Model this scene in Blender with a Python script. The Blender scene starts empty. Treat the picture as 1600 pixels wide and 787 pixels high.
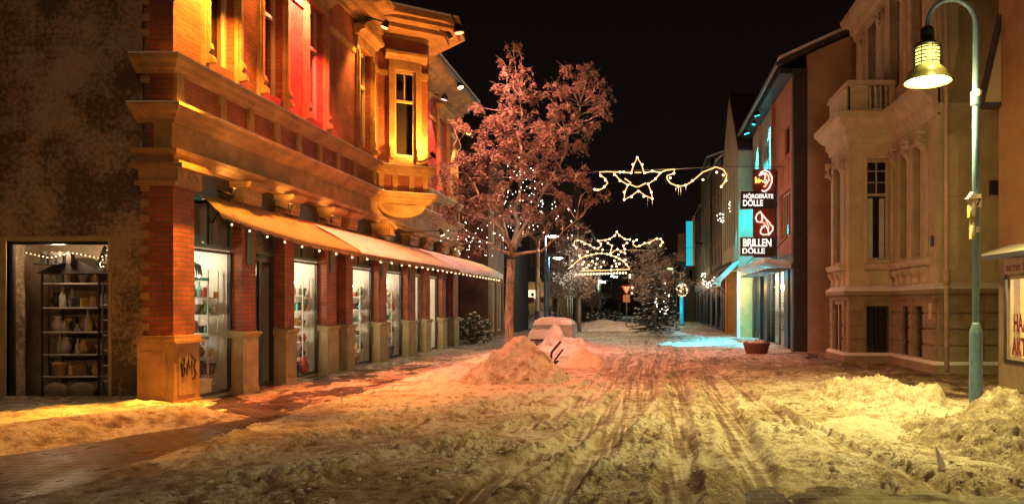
import bpy, bmesh, math, random
import numpy as np
from mathutils import Vector, Matrix
random.seed(7); np.random.seed(7)
sc = bpy.context.scene
R = math.radians
F = 1150.0            # focal length in photo pixels
VX, VY, EYE = 1010.0, 475.0, 1.6

# ------------------------------------------------------------------ camera
cam = bpy.data.cameras.new('camera'); camo = bpy.data.objects.new('camera', cam)
sc.collection.objects.link(camo); sc.camera = camo
camo.location = (0, 0, EYE); camo.rotation_euler = (R(90), 0, 0)
cam.sensor_width = 36; cam.lens = F / 1600 * 36
cam.shift_x = -(VX - 800) / 1600; cam.shift_y = (VY - 393.5) / 1600
cam.clip_end = 2000; cam.clip_start = 0.05

# ------------------------------------------------------------------ world (night sky)
w = bpy.data.worlds.new("World"); sc.world = w; w.use_nodes = True
nt = w.node_tree; bg = nt.nodes['Background']
tc = nt.nodes.new('ShaderNodeTexCoord'); sp = nt.nodes.new('ShaderNodeSeparateXYZ')
rmp = nt.nodes.new('ShaderNodeValToRGB')
nt.links.new(tc.outputs['Generated'], sp.inputs[0]); nt.links.new(sp.outputs['Z'], rmp.inputs[0])
rmp.color_ramp.elements[0].position = 0.0; rmp.color_ramp.elements[0].color = (.0085, .0052, .0042, 1)
rmp.color_ramp.elements[1].position = 0.6; rmp.color_ramp.elements[1].color = (.0036, .0022, .0018, 1)
nt.links.new(rmp.outputs[0], bg.inputs['Color']); bg.inputs['Strength'].default_value = .6
sc.view_settings.view_transform = 'Standard'; sc.view_settings.look = 'None'
sc.view_settings.exposure = 0.38; sc.view_settings.gamma = 1
sc.render.engine = 'CYCLES'
sc.cycles.use_denoising = True
sc.cycles.max_bounces = 6; sc.cycles.diffuse_bounces = 3; sc.cycles.glossy_bounces = 3
sc.cycles.transparent_max_bounces = 12; sc.cycles.sample_clamp_indirect = 3.0
sc.cycles.caustics_reflective = False; sc.cycles.caustics_refractive = False

def at(px, py, Y):
    return Vector(((px - VX) * Y / F, Y, EYE - (py - VY) * Y / F))
def gpt(px, py):
    Y = EYE * F / (py - VY); return Vector(((px - VX) * Y / F, Y, 0))

# ------------------------------------------------------------------ lights
def lamp(name, kind, loc, power, col, target=None, size=60, blend=.5, radius=.08):
    l = bpy.data.lights.new(name, kind); l.energy = power; l.color = col
    l.shadow_soft_size = radius
    o = bpy.data.objects.new(name, l); sc.collection.objects.link(o); o.location = loc
    if kind == 'SPOT':
        l.spot_size = R(size); l.spot_blend = blend
    if target is not None:
        o.rotation_euler = (Vector(target) - Vector(loc)).to_track_quat('-Z', 'Y').to_euler()
    return o

# ------------------------------------------------------------------ materials
MATS = {}
def mat(name, col, rough=.8, var=.25, scale=6, bump=.0, bscale=40, metal=0, detail=6, col2=None, emit=None, estr=0, stretch=None, spec=.5, sss=0):
    if name in MATS: return MATS[name]
    m = bpy.data.materials.new(name); m.use_nodes = True; MATS[name] = m
    n = m.node_tree; b = n.nodes['Principled BSDF']
    b.inputs['Roughness'].default_value = rough; b.inputs['Metallic'].default_value = metal
    b.inputs['Specular IOR Level'].default_value = spec
    tc = n.nodes.new('ShaderNodeTexCoord'); src = tc.outputs['Object']
    if stretch:
        mp = n.nodes.new('ShaderNodeMapping'); mp.inputs['Scale'].default_value = stretch
        n.links.new(src, mp.inputs[0]); src = mp.outputs[0]
    nz = n.nodes.new('ShaderNodeTexNoise'); nz.inputs['Scale'].default_value = scale; nz.inputs['Detail'].default_value = detail
    nz.inputs['Roughness'].default_value = .62
    n.links.new(src, nz.inputs['Vector'])
    cr = n.nodes.new('ShaderNodeValToRGB'); e = cr.color_ramp.elements
    c2 = col2 if col2 else tuple(max(0, c * (1 - var)) for c in col)
    hi = tuple(min(1, c * (1 + var * .5)) for c in col) if not col2 else col
    e[0].position = .32; e[0].color = (*c2, 1); e[1].position = .66; e[1].color = (*hi, 1)
    if bump:      # fine grain and blotches of the surface itself
        g2 = n.nodes.new('ShaderNodeTexNoise'); g2.inputs['Scale'].default_value = bscale * 1.6; g2.inputs['Detail'].default_value = 4; g2.inputs['Roughness'].default_value = .7
        n.links.new(tc.outputs['Object'], g2.inputs['Vector'])
        ma = n.nodes.new('ShaderNodeMath'); ma.operation = 'MULTIPLY_ADD'; ma.inputs[1].default_value = .55; ma.inputs[2].default_value = -.275
        n.links.new(g2.outputs['Fac'], ma.inputs[0]); mb2 = n.nodes.new('ShaderNodeMath'); mb2.operation = 'ADD'
        n.links.new(nz.outputs['Fac'], mb2.inputs[0]); n.links.new(ma.outputs[0], mb2.inputs[1]); n.links.new(mb2.outputs[0], cr.inputs[0])
    else: n.links.new(nz.outputs['Fac'], cr.inputs[0])
    n.links.new(cr.outputs[0], b.inputs['Base Color'])
    if bump:
        nb = n.nodes.new('ShaderNodeTexNoise'); nb.inputs['Scale'].default_value = bscale; nb.inputs['Detail'].default_value = 5
        n.links.new(src, nb.inputs['Vector'])
        bp = n.nodes.new('ShaderNodeBump'); bp.inputs['Strength'].default_value = bump; bp.inputs['Distance'].default_value = .02
        n.links.new(nb.outputs['Fac'], bp.inputs['Height']); n.links.new(bp.outputs[0], b.inputs['Normal'])
    if emit:
        b.inputs['Emission Color'].default_value = (*emit, 1); b.inputs['Emission Strength'].default_value = estr
    return m

def brick_mat(name, c1, c2, mort, sx=.24, sy=.075, flat=False, rough=.75, offset=.5, msize=.012, bumps=.5, dirt=0):
    m = bpy.data.materials.new(name); m.use_nodes = True; MATS[name] = m
    n = m.node_tree; b = n.nodes['Principled BSDF']; b.inputs['Roughness'].default_value = rough
    tc = n.nodes.new('ShaderNodeTexCoord'); s = n.nodes.new('ShaderNodeSeparateXYZ'); c = n.nodes.new('ShaderNodeCombineXYZ')
    geo = n.nodes.new('ShaderNodeNewGeometry')
    n.links.new(geo.outputs['Position'], s.inputs[0])
    if flat:
        n.links.new(s.outputs['X'], c.inputs[0]); n.links.new(s.outputs['Y'], c.inputs[1])
    else:
        a = n.nodes.new('ShaderNodeMath'); a.operation = 'ADD'
        n.links.new(s.outputs['X'], a.inputs[0]); n.links.new(s.outputs['Y'], a.inputs[1])
        n.links.new(a.outputs[0], c.inputs[0]); n.links.new(s.outputs['Z'], c.inputs[1])
    br = n.nodes.new('ShaderNodeTexBrick'); br.inputs['Scale'].default_value = 1
    br.inputs['Brick Width'].default_value = sx; br.inputs['Row Height'].default_value = sy
    br.inputs['Mortar Size'].default_value = msize; br.inputs['Mortar Smooth'].default_value = .2; br.offset = offset
    br.inputs['Color1'].default_value = (*c1, 1); br.inputs['Color2'].default_value = (*c2, 1); br.inputs['Mortar'].default_value = (*mort, 1)
    n.links.new(c.outputs[0], br.inputs['Vector'])
    nz = n.nodes.new('ShaderNodeTexNoise'); nz.inputs['Scale'].default_value = 2.2; nz.inputs['Detail'].default_value = 8
    n.links.new(geo.outputs['Position'], nz.inputs['Vector'])
    mr = n.nodes.new('ShaderNodeMapRange'); mr.inputs[1].default_value = .3; mr.inputs[2].default_value = .7
    mr.inputs[3].default_value = .55; mr.inputs[4].default_value = 1.2
    n.links.new(nz.outputs['Fac'], mr.inputs[0])
    mx = n.nodes.new('ShaderNodeVectorMath'); mx.operation = 'SCALE'
    n.links.new(br.outputs['Color'], mx.inputs[0]); n.links.new(mr.outputs[0], mx.inputs['Scale'])
    n.links.new(mx.outputs[0], b.inputs['Base Color'])
    bp = n.nodes.new('ShaderNodeBump'); bp.inputs['Strength'].default_value = bumps; bp.inputs['Distance'].default_value = .01; bp.invert = True
    n.links.new(br.outputs['Fac'], bp.inputs['Height'])
    n2 = n.nodes.new('ShaderNodeTexNoise'); n2.inputs['Scale'].default_value = 55; n.links.new(geo.outputs['Position'], n2.inputs['Vector'])
    b2 = n.nodes.new('ShaderNodeBump'); b2.inputs['Strength'].default_value = .35; b2.inputs['Distance'].default_value = .006
    n.links.new(n2.outputs['Fac'], b2.inputs['Height']); n.links.new(bp.outputs[0], b2.inputs['Normal']); n.links.new(b2.outputs[0], b.inputs['Normal'])
    if flat:
        r2 = n.nodes.new('ShaderNodeMapRange'); r2.inputs[1].default_value = .35; r2.inputs[2].default_value = .65
        r2.inputs[3].default_value = .22; r2.inputs[4].default_value = .6
        n.links.new(nz.outputs['Fac'], r2.inputs[0]); n.links.new(r2.outputs[0], b.inputs['Roughness'])
    return m

def glass_mat(name, gloss=.1, tint=(1, 1, 1), rough=.02):
    m = bpy.data.materials.new(name); m.use_nodes = True; MATS[name] = m
    n = m.node_tree; n.nodes.clear()
    o = n.nodes.new('ShaderNodeOutputMaterial'); t = n.nodes.new('ShaderNodeBsdfTransparent'); g = n.nodes.new('ShaderNodeBsdfGlossy')
    t.inputs[0].default_value = (*tint, 1); g.inputs['Roughness'].default_value = rough
    fr = n.nodes.new('ShaderNodeLayerWeight'); fr.inputs[0].default_value = .5
    pw = n.nodes.new('ShaderNodeMath'); pw.operation = 'POWER'; pw.inputs[1].default_value = 5
    mx = n.nodes.new('ShaderNodeMixShader'); ad = n.nodes.new('ShaderNodeMath'); ad.operation = 'MULTIPLY_ADD'; ad.inputs[1].default_value = .7; ad.inputs[2].default_value = gloss
    n.links.new(fr.outputs['Facing'], pw.inputs[0]); n.links.new(pw.outputs[0], ad.inputs[0]); n.links.new(ad.outputs[0], mx.inputs[0])
    n.links.new(t.outputs[0], mx.inputs[1]); n.links.new(g.outputs[0], mx.inputs[2]); n.links.new(mx.outputs[0], o.inputs[0])
    return m
def emis(name, col, s):
    m = bpy.data.materials.new(name); m.use_nodes = True; MATS[name] = m
    b = m.node_tree.nodes['Principled BSDF']; b.inputs['Base Color'].default_value = (*[c * .5 for c in col], 1)
    b.inputs['Emission Color'].default_value = (*col, 1); b.inputs['Emission Strength'].default_value = s
    return m

M_brick = brick_mat('red_brick', (.40, .105, .05), (.29, .065, .033), (.17, .10, .07))
M_brickd = brick_mat('dark_brick', (.15, .06, .04), (.11, .045, .03), (.09, .06, .045))
M_pave = brick_mat('clinker_paving', (.050, .022, .021), (.022, .012, .013), (.20, .16, .14), .24, .12, flat=True, rough=.3, msize=.011, bumps=.8)
M_stone = mat('cream_stone', (.42, .25, .105), .75, .45, 2.2, .35, 24)
M_stone2 = mat('ochre_stone', (.42, .36, .20), .75, .3, 3, .3, 30)
M_stucco = mat('weathered_stucco', (.42, .32, .22), .9, .5, .8, .9, 9, col2=(.11, .08, .055), detail=14)
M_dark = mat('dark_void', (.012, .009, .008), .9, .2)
M_wframe = mat('painted_window_frame', (.52, .42, .30), .5, .15, 8)
M_dframe = mat('dark_frame', (.035, .033, .034), .45, .3, 8)
M_gframe = mat('green_grey_frame', (.07, .12, .10), .45, .3, 8)
M_glass = glass_mat('window_glass', .06)
M_shopglass = glass_mat('shop_glass', .015)
M_zinc = mat('zinc_sheet', (.18, .18, .19), .45, .3, 5, metal=.6)
M_blackmetal = mat('black_metal', (.02, .02, .022), .45, .3, 10, metal=.3)
M_snowobj = mat('snow', (.80, .80, .82), .75, .12, 3, .6, 35)
M_villa = mat('yellow_villa_render', (.60, .49, .32), .85, .22, 1.6, .3, 40)
M_villat = mat('villa_trim', (.64, .52, .39), .8, .2, 4, .35, 40)
M_villap = mat('villa_plinth', (.33, .25, .17), .85, .3, 2.5, .4, 30)
M_orangewall = mat('orange_render', (.46, .33, .21), .88, .22, 1.0, .3, 50)
M_slate = mat('dark_slate', (.045, .04, .045), .7, .3, 4, .3, 20)
M_panel = mat('rust_wood_panel', (.40, .17, .09), .7, .35, 7, .3, 40, stretch=(1, 1, .15))
M_beige = mat('beige_render', (.33, .29, .20), .85, .2, 2, .2, 40)
M_grey = mat('grey_render', (.16, .12, .09), .85, .35, 2, .2, 40)
M_white = mat('white_plaster', (.75, .72, .66), .7, .08, 3)
M_teal = mat('teal_glass_shelf', (.08, .45, .45), .3, .2, 3)
M_snowroof = M_snowobj
M_bulb = emis('warm_bulb', (1, .56, .24), 8)
M_bulbw = emis('white_bulb', (1, .80, .62), 7)
M_rope = emis('warm_rope_light', (1, .42, .15), 2.2)
M_bark = mat('bark', (.50, .39, .27), .9, .5, 5, 1.0, 14, stretch=(4, 4, .7), col2=(.10, .07, .05))
M_twig = mat('snowy_twig', (.30, .24, .21), .9, .5, 12, .3, 25)
M_orangelit = mat('orange_lit_panel', (.62, .36, .12), .7, .2, 3)
M_lampgreen = mat('lamp_post_paint', (.10, .20, .33), .42, .25, 9, .15, 60, col2=(.06, .13, .24))

for nm_, (a_, b_) in {'weathered_stucco': (.43, .60), 'yellow_villa_render': (.36, .62), 'orange_render': (.38, .62)}.items():
    for nd in MATS[nm_].node_tree.nodes:
        if nd.type == 'VALTORGB': nd.color_ramp.elements[0].position = a_; nd.color_ramp.elements[1].position = b_
# ------------------------------------------------------------------ mesh builder
class Frame:
    def __init__(s, o, t, n):
        s.o = Vector((o[0], o[1], 0)); s.t = Vector((t[0], t[1], 0)).normalized(); s.n = Vector((n[0], n[1], 0)).normalized()
    def p(s, a, out, z): return s.o + s.t * a + s.n * out + Vector((0, 0, z))
WF = Frame((0, 0), (1, 0), (0, 1))

class MB:
    def __init__(s): s.v = []; s.f = []; s.sm = []
    def add(s, vs, fs, smooth=False):
        b = len(s.v); s.v += [tuple(v) for v in vs]; s.f += [tuple(i + b for i in f) for f in fs]; s.sm += [smooth] * len(fs); return s
    def fbox(s, fr, a0, a1, o0, o1, z0, z1):
        vs = [fr.p(a, o, z) for z in (z0, z1) for o in (o0, o1) for a in (a0, a1)]
        return s.add(vs, [(0, 1, 3, 2), (4, 6, 7, 5), (0, 4, 5, 1), (2, 3, 7, 6), (0, 2, 6, 4), (1, 5, 7, 3)])
    def box(s, x0, x1, y0, y1, z0, z1): return s.fbox(WF, x0, x1, y0, y1, z0, z1)
    def hexa(s, pts):  # 8 pts: bottom 4 loop, top 4 loop
        return s.add(pts, [(0, 3, 2, 1), (4, 5, 6, 7), (0, 1, 5, 4), (1, 2, 6, 5), (2, 3, 7, 6), (3, 0, 4, 7)])
    def prism(s, poly, ext):  # poly list of Vector, ext Vector
        n = len(poly); ext = Vector(ext); vs = [Vector(p) for p in poly] + [Vector(p) + ext for p in poly]
        return s.add(vs, [tuple(range(n))[::-1], tuple(range(n, 2 * n))] + [(i, (i + 1) % n, (i + 1) % n + n, i + n) for i in range(n)])
    def fprism(s, fr, prof, a0, a1):  # prof (out,z), extruded along t
        return s.prism([fr.p(a0, o, z) for o, z in prof], fr.t * (a1 - a0))
    def sweep(s, path, prof, side=1):
        """profile (out,z) along plan polyline; side=+1: out to the right of the direction"""
        P = [Vector((p[0], p[1])) for p in path]; offs = []
        for i in range(len(P)):
            ds = []
            if i > 0: ds.append((P[i] - P[i - 1]).normalized())
            if i < len(P) - 1: ds.append((P[i + 1] - P[i]).normalized())
            ns = [Vector((d.y, -d.x)) * side for d in ds]
            m = sum(ns, Vector((0, 0))).normalized(); k = 1 / max(.35, m.dot(ns[0])); offs.append(m * k)
        n = len(prof); vs = []
        for p, o in zip(P, offs):
            for a, z in prof: vs.append((p.x + o.x * a, p.y + o.y * a, z))
        fs = []
        for i in range(len(P) - 1):
            for j in range(n):
                k = (j + 1) % n; fs.append((i * n + j, i * n + k, (i + 1) * n + k, (i + 1) * n + j))
        fs.append(tuple(range(n))); b = (len(P) - 1) * n; fs.append(tuple(range(b, b + n))[::-1])
        return s.add(vs, fs)
    def tube(s, pts, r, seg=8, caps=True):
        pts = [Vector(p) for p in pts]; n = len(pts)
        rs = r if isinstance(r, (list, tuple)) else [r] * n
        up = None; vs = []
        for i, p in enumerate(pts):
            d = (pts[min(i + 1, n - 1)] - pts[max(i - 1, 0)])
            if d.length < 1e-9: d = Vector((0, 0, 1))
            d.normalize()
            if up is None: up = d.orthogonal().normalized()
            up = (up - d * up.dot(d))
            if up.length < 1e-6: up = d.orthogonal()
            up.normalize(); q = d.cross(up)
            for k in range(seg):
                a = 2 * math.pi * k / seg; vs.append(p + (up * math.cos(a) + q * math.sin(a)) * rs[i])
        fs = [(i * seg + k, i * seg + (k + 1) % seg, (i + 1) * seg + (k + 1) % seg, (i + 1) * seg + k) for i in range(n - 1) for k in range(seg)]
        s.add(vs, fs, True)
        if caps:
            b = len(s.v) - n * seg
            s.f.append(tuple(range(b, b + seg))[::-1]); s.sm.append(False)
            s.f.append(tuple(range(b + (n - 1) * seg, b + n * seg))); s.sm.append(False)
        return s
    def lathe(s, prof, c, seg=16, smooth=True):  # prof (r,z)
        vs = []; n = len(prof)
        for r, z in prof:
            for k in range(seg):
                a = 2 * math.pi * k / seg; vs.append((c[0] + r * math.cos(a), c[1] + r * math.sin(a), c[2] + z))
        fs = [(i * seg + k, i * seg + (k + 1) % seg, (i + 1) * seg + (k + 1) % seg, (i + 1) * seg + k) for i in range(n - 1) for k in range(seg)]
        s.add(vs, fs, smooth)
        b = len(s.v) - n * seg
        if prof[0][0] > 1e-4: s.f.append(tuple(range(b, b + seg))[::-1]); s.sm.append(False)
        if prof[-1][0] > 1e-4: s.f.append(tuple(range(b + (n - 1) * seg, b + n * seg))); s.sm.append(False)
        return s
    def ball(s, c, r, seg=8, rings=5, sc_=(1, 1, 1)):
        vs = [(c[0], c[1], c[2] - r * sc_[2])]
        for i in range(1, rings):
            t = math.pi * i / rings
            for k in range(seg):
                a = 2 * math.pi * k / seg
                vs.append((c[0] + r * sc_[0] * math.sin(t) * math.cos(a), c[1] + r * sc_[1] * math.sin(t) * math.sin(a), c[2] - r * sc_[2] * math.cos(t)))
        vs.append((c[0], c[1], c[2] + r * sc_[2])); L = len(vs) - 1
        fs = [(0, 1 + (k + 1) % seg, 1 + k) for k in range(seg)]
        for i in range(rings - 2):
            for k in range(seg):
                a = 1 + i * seg; fs.append((a + k, a + (k + 1) % seg, a + seg + (k + 1) % seg, a + seg + k))
        b = 1 + (rings - 2) * seg; fs += [(b + k, b + (k + 1) % seg, L) for k in range(seg)]
        return s.add(vs, fs, True)
    def text(s, txt, fr, a, out, z, size, depth=.006, align='LEFT', squeeze=1, bold=.0):
        cu = bpy.data.curves.new('t', 'FONT'); cu.body = txt; cu.size = size; cu.extrude = depth; cu.align_x = align; cu.offset = bold
        o = bpy.data.objects.new('t', cu); sc.collection.objects.link(o); bpy.context.view_layer.update()
        me = bpy.data.meshes.new_from_object(o.evaluated_get(bpy.context.evaluated_depsgraph_get()))
        s.add([fr.p(a + v.co.x * squeeze, out + v.co.z, z + v.co.y) for v in me.vertices], [tuple(p.vertices) for p in me.polygons])
        bpy.data.objects.remove(o); bpy.data.meshes.remove(me); bpy.data.curves.remove(cu); return s
    def build(s, name, m, parent=None, bevel=0, local=False, recalc=True):
        off = Vector((0, 0, 0))
        if parent is not None and not local:
            q = parent
            while q is not None: off = off + q.location; q = q.parent
        me = bpy.data.meshes.new(name); me.from_pydata([(v[0] - off.x, v[1] - off.y, v[2] - off.z) for v in s.v], [], s.f)
        me.polygons.foreach_set('use_smooth', s.sm)
        if recalc:
            bm = bmesh.new(); bm.from_mesh(me); bmesh.ops.recalc_face_normals(bm, faces=bm.faces); bm.to_mesh(me); bm.free()
        me.materials.append(m)
        o = bpy.data.objects.new(name, me); sc.collection.objects.link(o)
        if parent is not None: o.parent = parent
        if bevel:
            b = o.modifiers.new('bevel', 'BEVEL'); b.width = bevel; b.segments = 2; b.limit_method = 'ANGLE'
        return o

def tag(o, label=None, cat=None, group=None, kind=None):
    if label: o['label'] = label
    if cat: o['category'] = cat
    if group: o['group'] = group
    if kind: o['kind'] = kind
    return o
def thing(name, label, cat, loc=(0, 0, 0), group=None):
    o = bpy.data.objects.new(name, None); sc.collection.objects.link(o); o.location = loc
    o.empty_display_size = .2
    return tag(o, label, cat, group)

def fwall(fr, a0, a1, z0, z1, th, openings, mb=None):
    """wall behind the frame plane (out 0 .. -th) with rectangular openings"""
    mb = mb or MB()
    As = sorted({a0, a1} | {x for o in openings for x in (max(a0, o[0]), min(a1, o[1]))})
    for i in range(len(As) - 1):
        m = (As[i] + As[i + 1]) / 2
        ops = sorted([(o[2], o[3]) for o in openings if o[0] < m < o[1]]); z = z0
        for q0, q1 in ops:
            if q0 > z + 1e-4: mb.fbox(fr, As[i], As[i + 1], -th, 0, z, q0)
            z = max(z, q1)
        if z < z1 - 1e-4: mb.fbox(fr, As[i], As[i + 1], -th, 0, z, z1)
    return mb

def window(parent, fr, a0, a1, z0, z1, depth=.12, fw=.06, transom=None, mull=0, mull_top=None, rows=0, m=None, glass=None, name='window', label=None, ft=.06):
    mb = MB(); d0, d1 = -depth - ft, -depth
    mb.fbox(fr, a0, a0 + fw, d0, d1, z0, z1); mb.fbox(fr, a1 - fw, a1, d0, d1, z0, z1)
    mb.fbox(fr, a0 + fw, a1 - fw, d0, d1, z0, z0 + fw); mb.fbox(fr, a0 + fw, a1 - fw, d0, d1, z1 - fw, z1)
    zt = z1
    if transom:
        mb.fbox(fr, a0 + fw, a1 - fw, d0 + .005, d1 + .03, transom, transom + fw); zt = transom
    for k in range(mull):
        a = a0 + (a1 - a0) * (k + 1) / (mull + 1); mb.fbox(fr, a - fw * .35, a + fw * .35, d0 + .012, d1 - .004, z0 + fw, zt)
    if transom and mull_top:
        for k in range(mull_top):
            a = a0 + (a1 - a0) * (k + 1) / (mull_top + 1); mb.fbox(fr, a - .015, a + .015, d0 + .012, d1 - .004, transom + fw, z1 - fw)
    for k in range(rows):
        z = (transom + fw if transom else z0) + ((z1) - (transom + fw if transom else z0)) * (k + 1) / (rows + 1)
        mb.fbox(fr, a0 + fw, a1 - fw, d0 + .014, d1 - .006, z - .012, z + .012)
    o = mb.build(name, m or M_wframe, parent)
    if label: o['label'] = label
    g = MB().fbox(fr, a0 + fw * .6, a1 - fw * .6, d0 + .02, d0 + .03, z0 + fw * .6, z1 - fw * .6)
    g.build('pane', glass or M_glass, o)
    return o
# ------------------------------------------------------------------ noise
def _h(ix, iy, seed):
    n = (ix.astype(np.int64) * 374761393 + iy.astype(np.int64) * 668265263 + seed * 1442695) & 0xffffffff
    n = ((n ^ (n >> 13)) * 1274126177) & 0xffffffff
    return ((n ^ (n >> 16)) & 0xffff) / 65535.0
def vn(x, y, seed=0):
    ix = np.floor(x); iy = np.floor(y); fx = x - ix; fy = y - iy
    fx = fx * fx * fx * (fx * (fx * 6 - 15) + 10); fy = fy * fy * fy * (fy * (fy * 6 - 15) + 10)
    a = _h(ix, iy, seed); b = _h(ix + 1, iy, seed); c = _h(ix, iy + 1, seed); d = _h(ix + 1, iy + 1, seed)
    return (a + (b - a) * fx) * (1 - fy) + (c + (d - c) * fx) * fy
def fbm(x, y, seed=0, oct=4, lac=2.1, gain=.5):
    s = 0; A = 1; t = 0
    for k in range(oct):
        s = s + A * vn(x, y, seed + k * 17); t += A; A *= gain
        x, y = x * lac * .8 - y * lac * .6, x * lac * .6 + y * lac * .8
    return s / t
def ridg(x, y, seed=0, oct=4):
    s = 0; A = 1; t = 0
    for k in range(oct):
        s = s + A * (1 - abs(2 * vn(x, y, seed + k * 13) - 1)); t += A; A *= .55
        x, y = x * 1.7 - y * 1.2, x * 1.2 + y * 1.7
    return s / t
def sst(a, b, x): 
    t = np.clip((x - a) / (b - a), 0, 1); return t * t * (3 - 2 * t)

def grid_obj(name, X, Y, Z, m, parent=None, attr=None, off=(0, 0, 0)):
    r, c = X.shape; co = np.stack([X - off[0], Y - off[1], Z - off[2]], -1).reshape(-1, 3).astype(np.float32)
    me = bpy.data.meshes.new(name); me.vertices.add(r * c); me.vertices.foreach_set('co', co.ravel())
    i = np.arange((r - 1) * (c - 1)); rr = i // (c - 1); cc = i % (c - 1); b = rr * c + cc
    q = np.stack([b, b + 1, b + c + 1, b + c], -1).astype(np.int32)
    me.loops.add(q.size); me.loops.foreach_set('vertex_index', q.ravel())
    me.polygons.add(len(q)); me.polygons.foreach_set('loop_start', np.arange(0, q.size, 4, dtype=np.int32))
    me.polygons.foreach_set('use_smooth', np.ones(len(q), bool))
    me.update(calc_edges=True)
    if attr is not None:
        a = me.attributes.new('dirt', 'FLOAT', 'POINT'); a.data.foreach_set('value', attr.ravel().astype(np.float32))
    me.materials.append(m); o = bpy.data.objects.new(name, me); sc.collection.objects.link(o)
    if parent is not None: o.parent = parent
    return o

def snow_ground_mat():
    m = bpy.data.materials.new('trodden_snow'); m.use_nodes = True
    n = m.node_tree; b = n.nodes['Principled BSDF']; b.inputs['Roughness'].default_value = .55
    geo = n.nodes.new('ShaderNodeNewGeometry'); at_ = n.nodes.new('ShaderNodeAttribute'); at_.attribute_name = 'dirt'
    nz = n.nodes.new('ShaderNodeTexNoise'); nz.inputs['Scale'].default_value = 5.5; nz.inputs['Detail'].default_value = 9; nz.inputs['Roughness'].default_value = .7
    n.links.new(geo.outputs['Position'], nz.inputs['Vector'])
    nf = n.nodes.new('ShaderNodeTexNoise'); nf.inputs['Scale'].default_value = 42; nf.inputs['Detail'].default_value = 6; nf.inputs['Roughness'].default_value = .75
    n.links.new(geo.outputs['Position'], nf.inputs['Vector'])
    a0 = n.nodes.new('ShaderNodeMath'); a0.operation = 'MULTIPLY_ADD'; a0.inputs[1].default_value = .75; n.links.new(nf.outputs['Fac'], a0.inputs[0]); n.links.new(at_.outputs['Fac'], a0.inputs[2])
    a1 = n.nodes.new('ShaderNodeMath'); a1.operation = 'SUBTRACT'; a1.inputs[1].default_value = .375; n.links.new(a0.outputs[0], a1.inputs[0])
    ad = n.nodes.new('ShaderNodeMath'); ad.operation = 'MULTIPLY_ADD'; ad.inputs[1].default_value = .9
    n.links.new(nz.outputs['Fac'], ad.inputs[0]); n.links.new(a1.outputs[0], ad.inputs[2])
    cr = n.nodes.new('ShaderNodeValToRGB'); e = cr.color_ramp.elements
    e[0].position = .50; e[0].color = (.88, .87, .86, 1); e[1].position = 1.0; e[1].color = (.13, .075, .048, 1)
    k = cr.color_ramp.elements.new(.70); k.color = (.46, .37, .29, 1)
    n.links.new(ad.outputs[0], cr.inputs[0]); n.links.new(cr.outputs[0], b.inputs['Base Color'])
    n1 = n.nodes.new('ShaderNodeTexNoise'); n1.inputs['Scale'].default_value = 34; n1.inputs['Detail'].default_value = 6; n1.inputs['Roughness'].default_value = .7
    n.links.new(geo.outputs['Position'], n1.inputs['Vector'])
    bp = n.nodes.new('ShaderNodeBump'); bp.inputs['Strength'].default_value = 1.0; bp.inputs['Distance'].default_value = .035
    n.links.new(n1.outputs['Fac'], bp.inputs['Height']); n.links.new(bp.outputs[0], b.inputs['Normal'])
    return m
M_snowg = snow_ground_mat()

# ------------------------------------------------------------------ ground
g = MB().add([(-400, -60, 0), (400, -60, 0), (400, 900, 0), (-400, 900, 0)], [(0, 1, 2, 3)])
tag(g.build('ground', M_pave), kind='structure')

TR = [  # wheel tracks, list of (Y, X) points, half width, depth
    ([(3.5, -1.1), (5.9, -.78), (8, -.45), (11, -.12), (15, .12), (22, .5), (40, .6)], .11, .055),
    ([(3.5, -1.85), (5.9, -1.42), (8, -.95), (10, -.55), (15, -.2), (22, .1), (40, .1)], .12, .055),
    ([(3.5, .1), (5.9, .26), (9, .42), (14.7, .64), (22, 1.1), (40, 1.2)], .11, .055),
    ([(3.5, .75), (6.9, 1.0), (10, 1.13), (14.7, 1.28), (20, 1.9), (26, 3.0)], .13, .065),
    ([(3.5, 2.6), (6, 2.4), (8.2, 2.13), (10.5, 1.8), (14.7, 1.66), (22, 1.5), (40, 1.5)], .09, .06),
    ([(3.5, -4.2), (6.2, -3.1), (7.4, -2.45), (8.8, -1.75), (10.6, -1.2), (13, -.8), (17, -.5), (24, -.4)], .12, .055),
    ([(6.8, -4.6), (8.0, -3.7), (9.4, -3.1), (10.6, -2.5), (11.7, -1.9), (13.2, -1.2), (15.5, -.9), (19, -.9), (24, -.9)], .10, .05),
    ([(9.6, -4.3), (10.6, -3.4), (11.7, -2.6), (12.6, -1.9), (14, -1.1), (16, -.6), (20, -.4), (24, -.4)], .08, .045),
]
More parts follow.
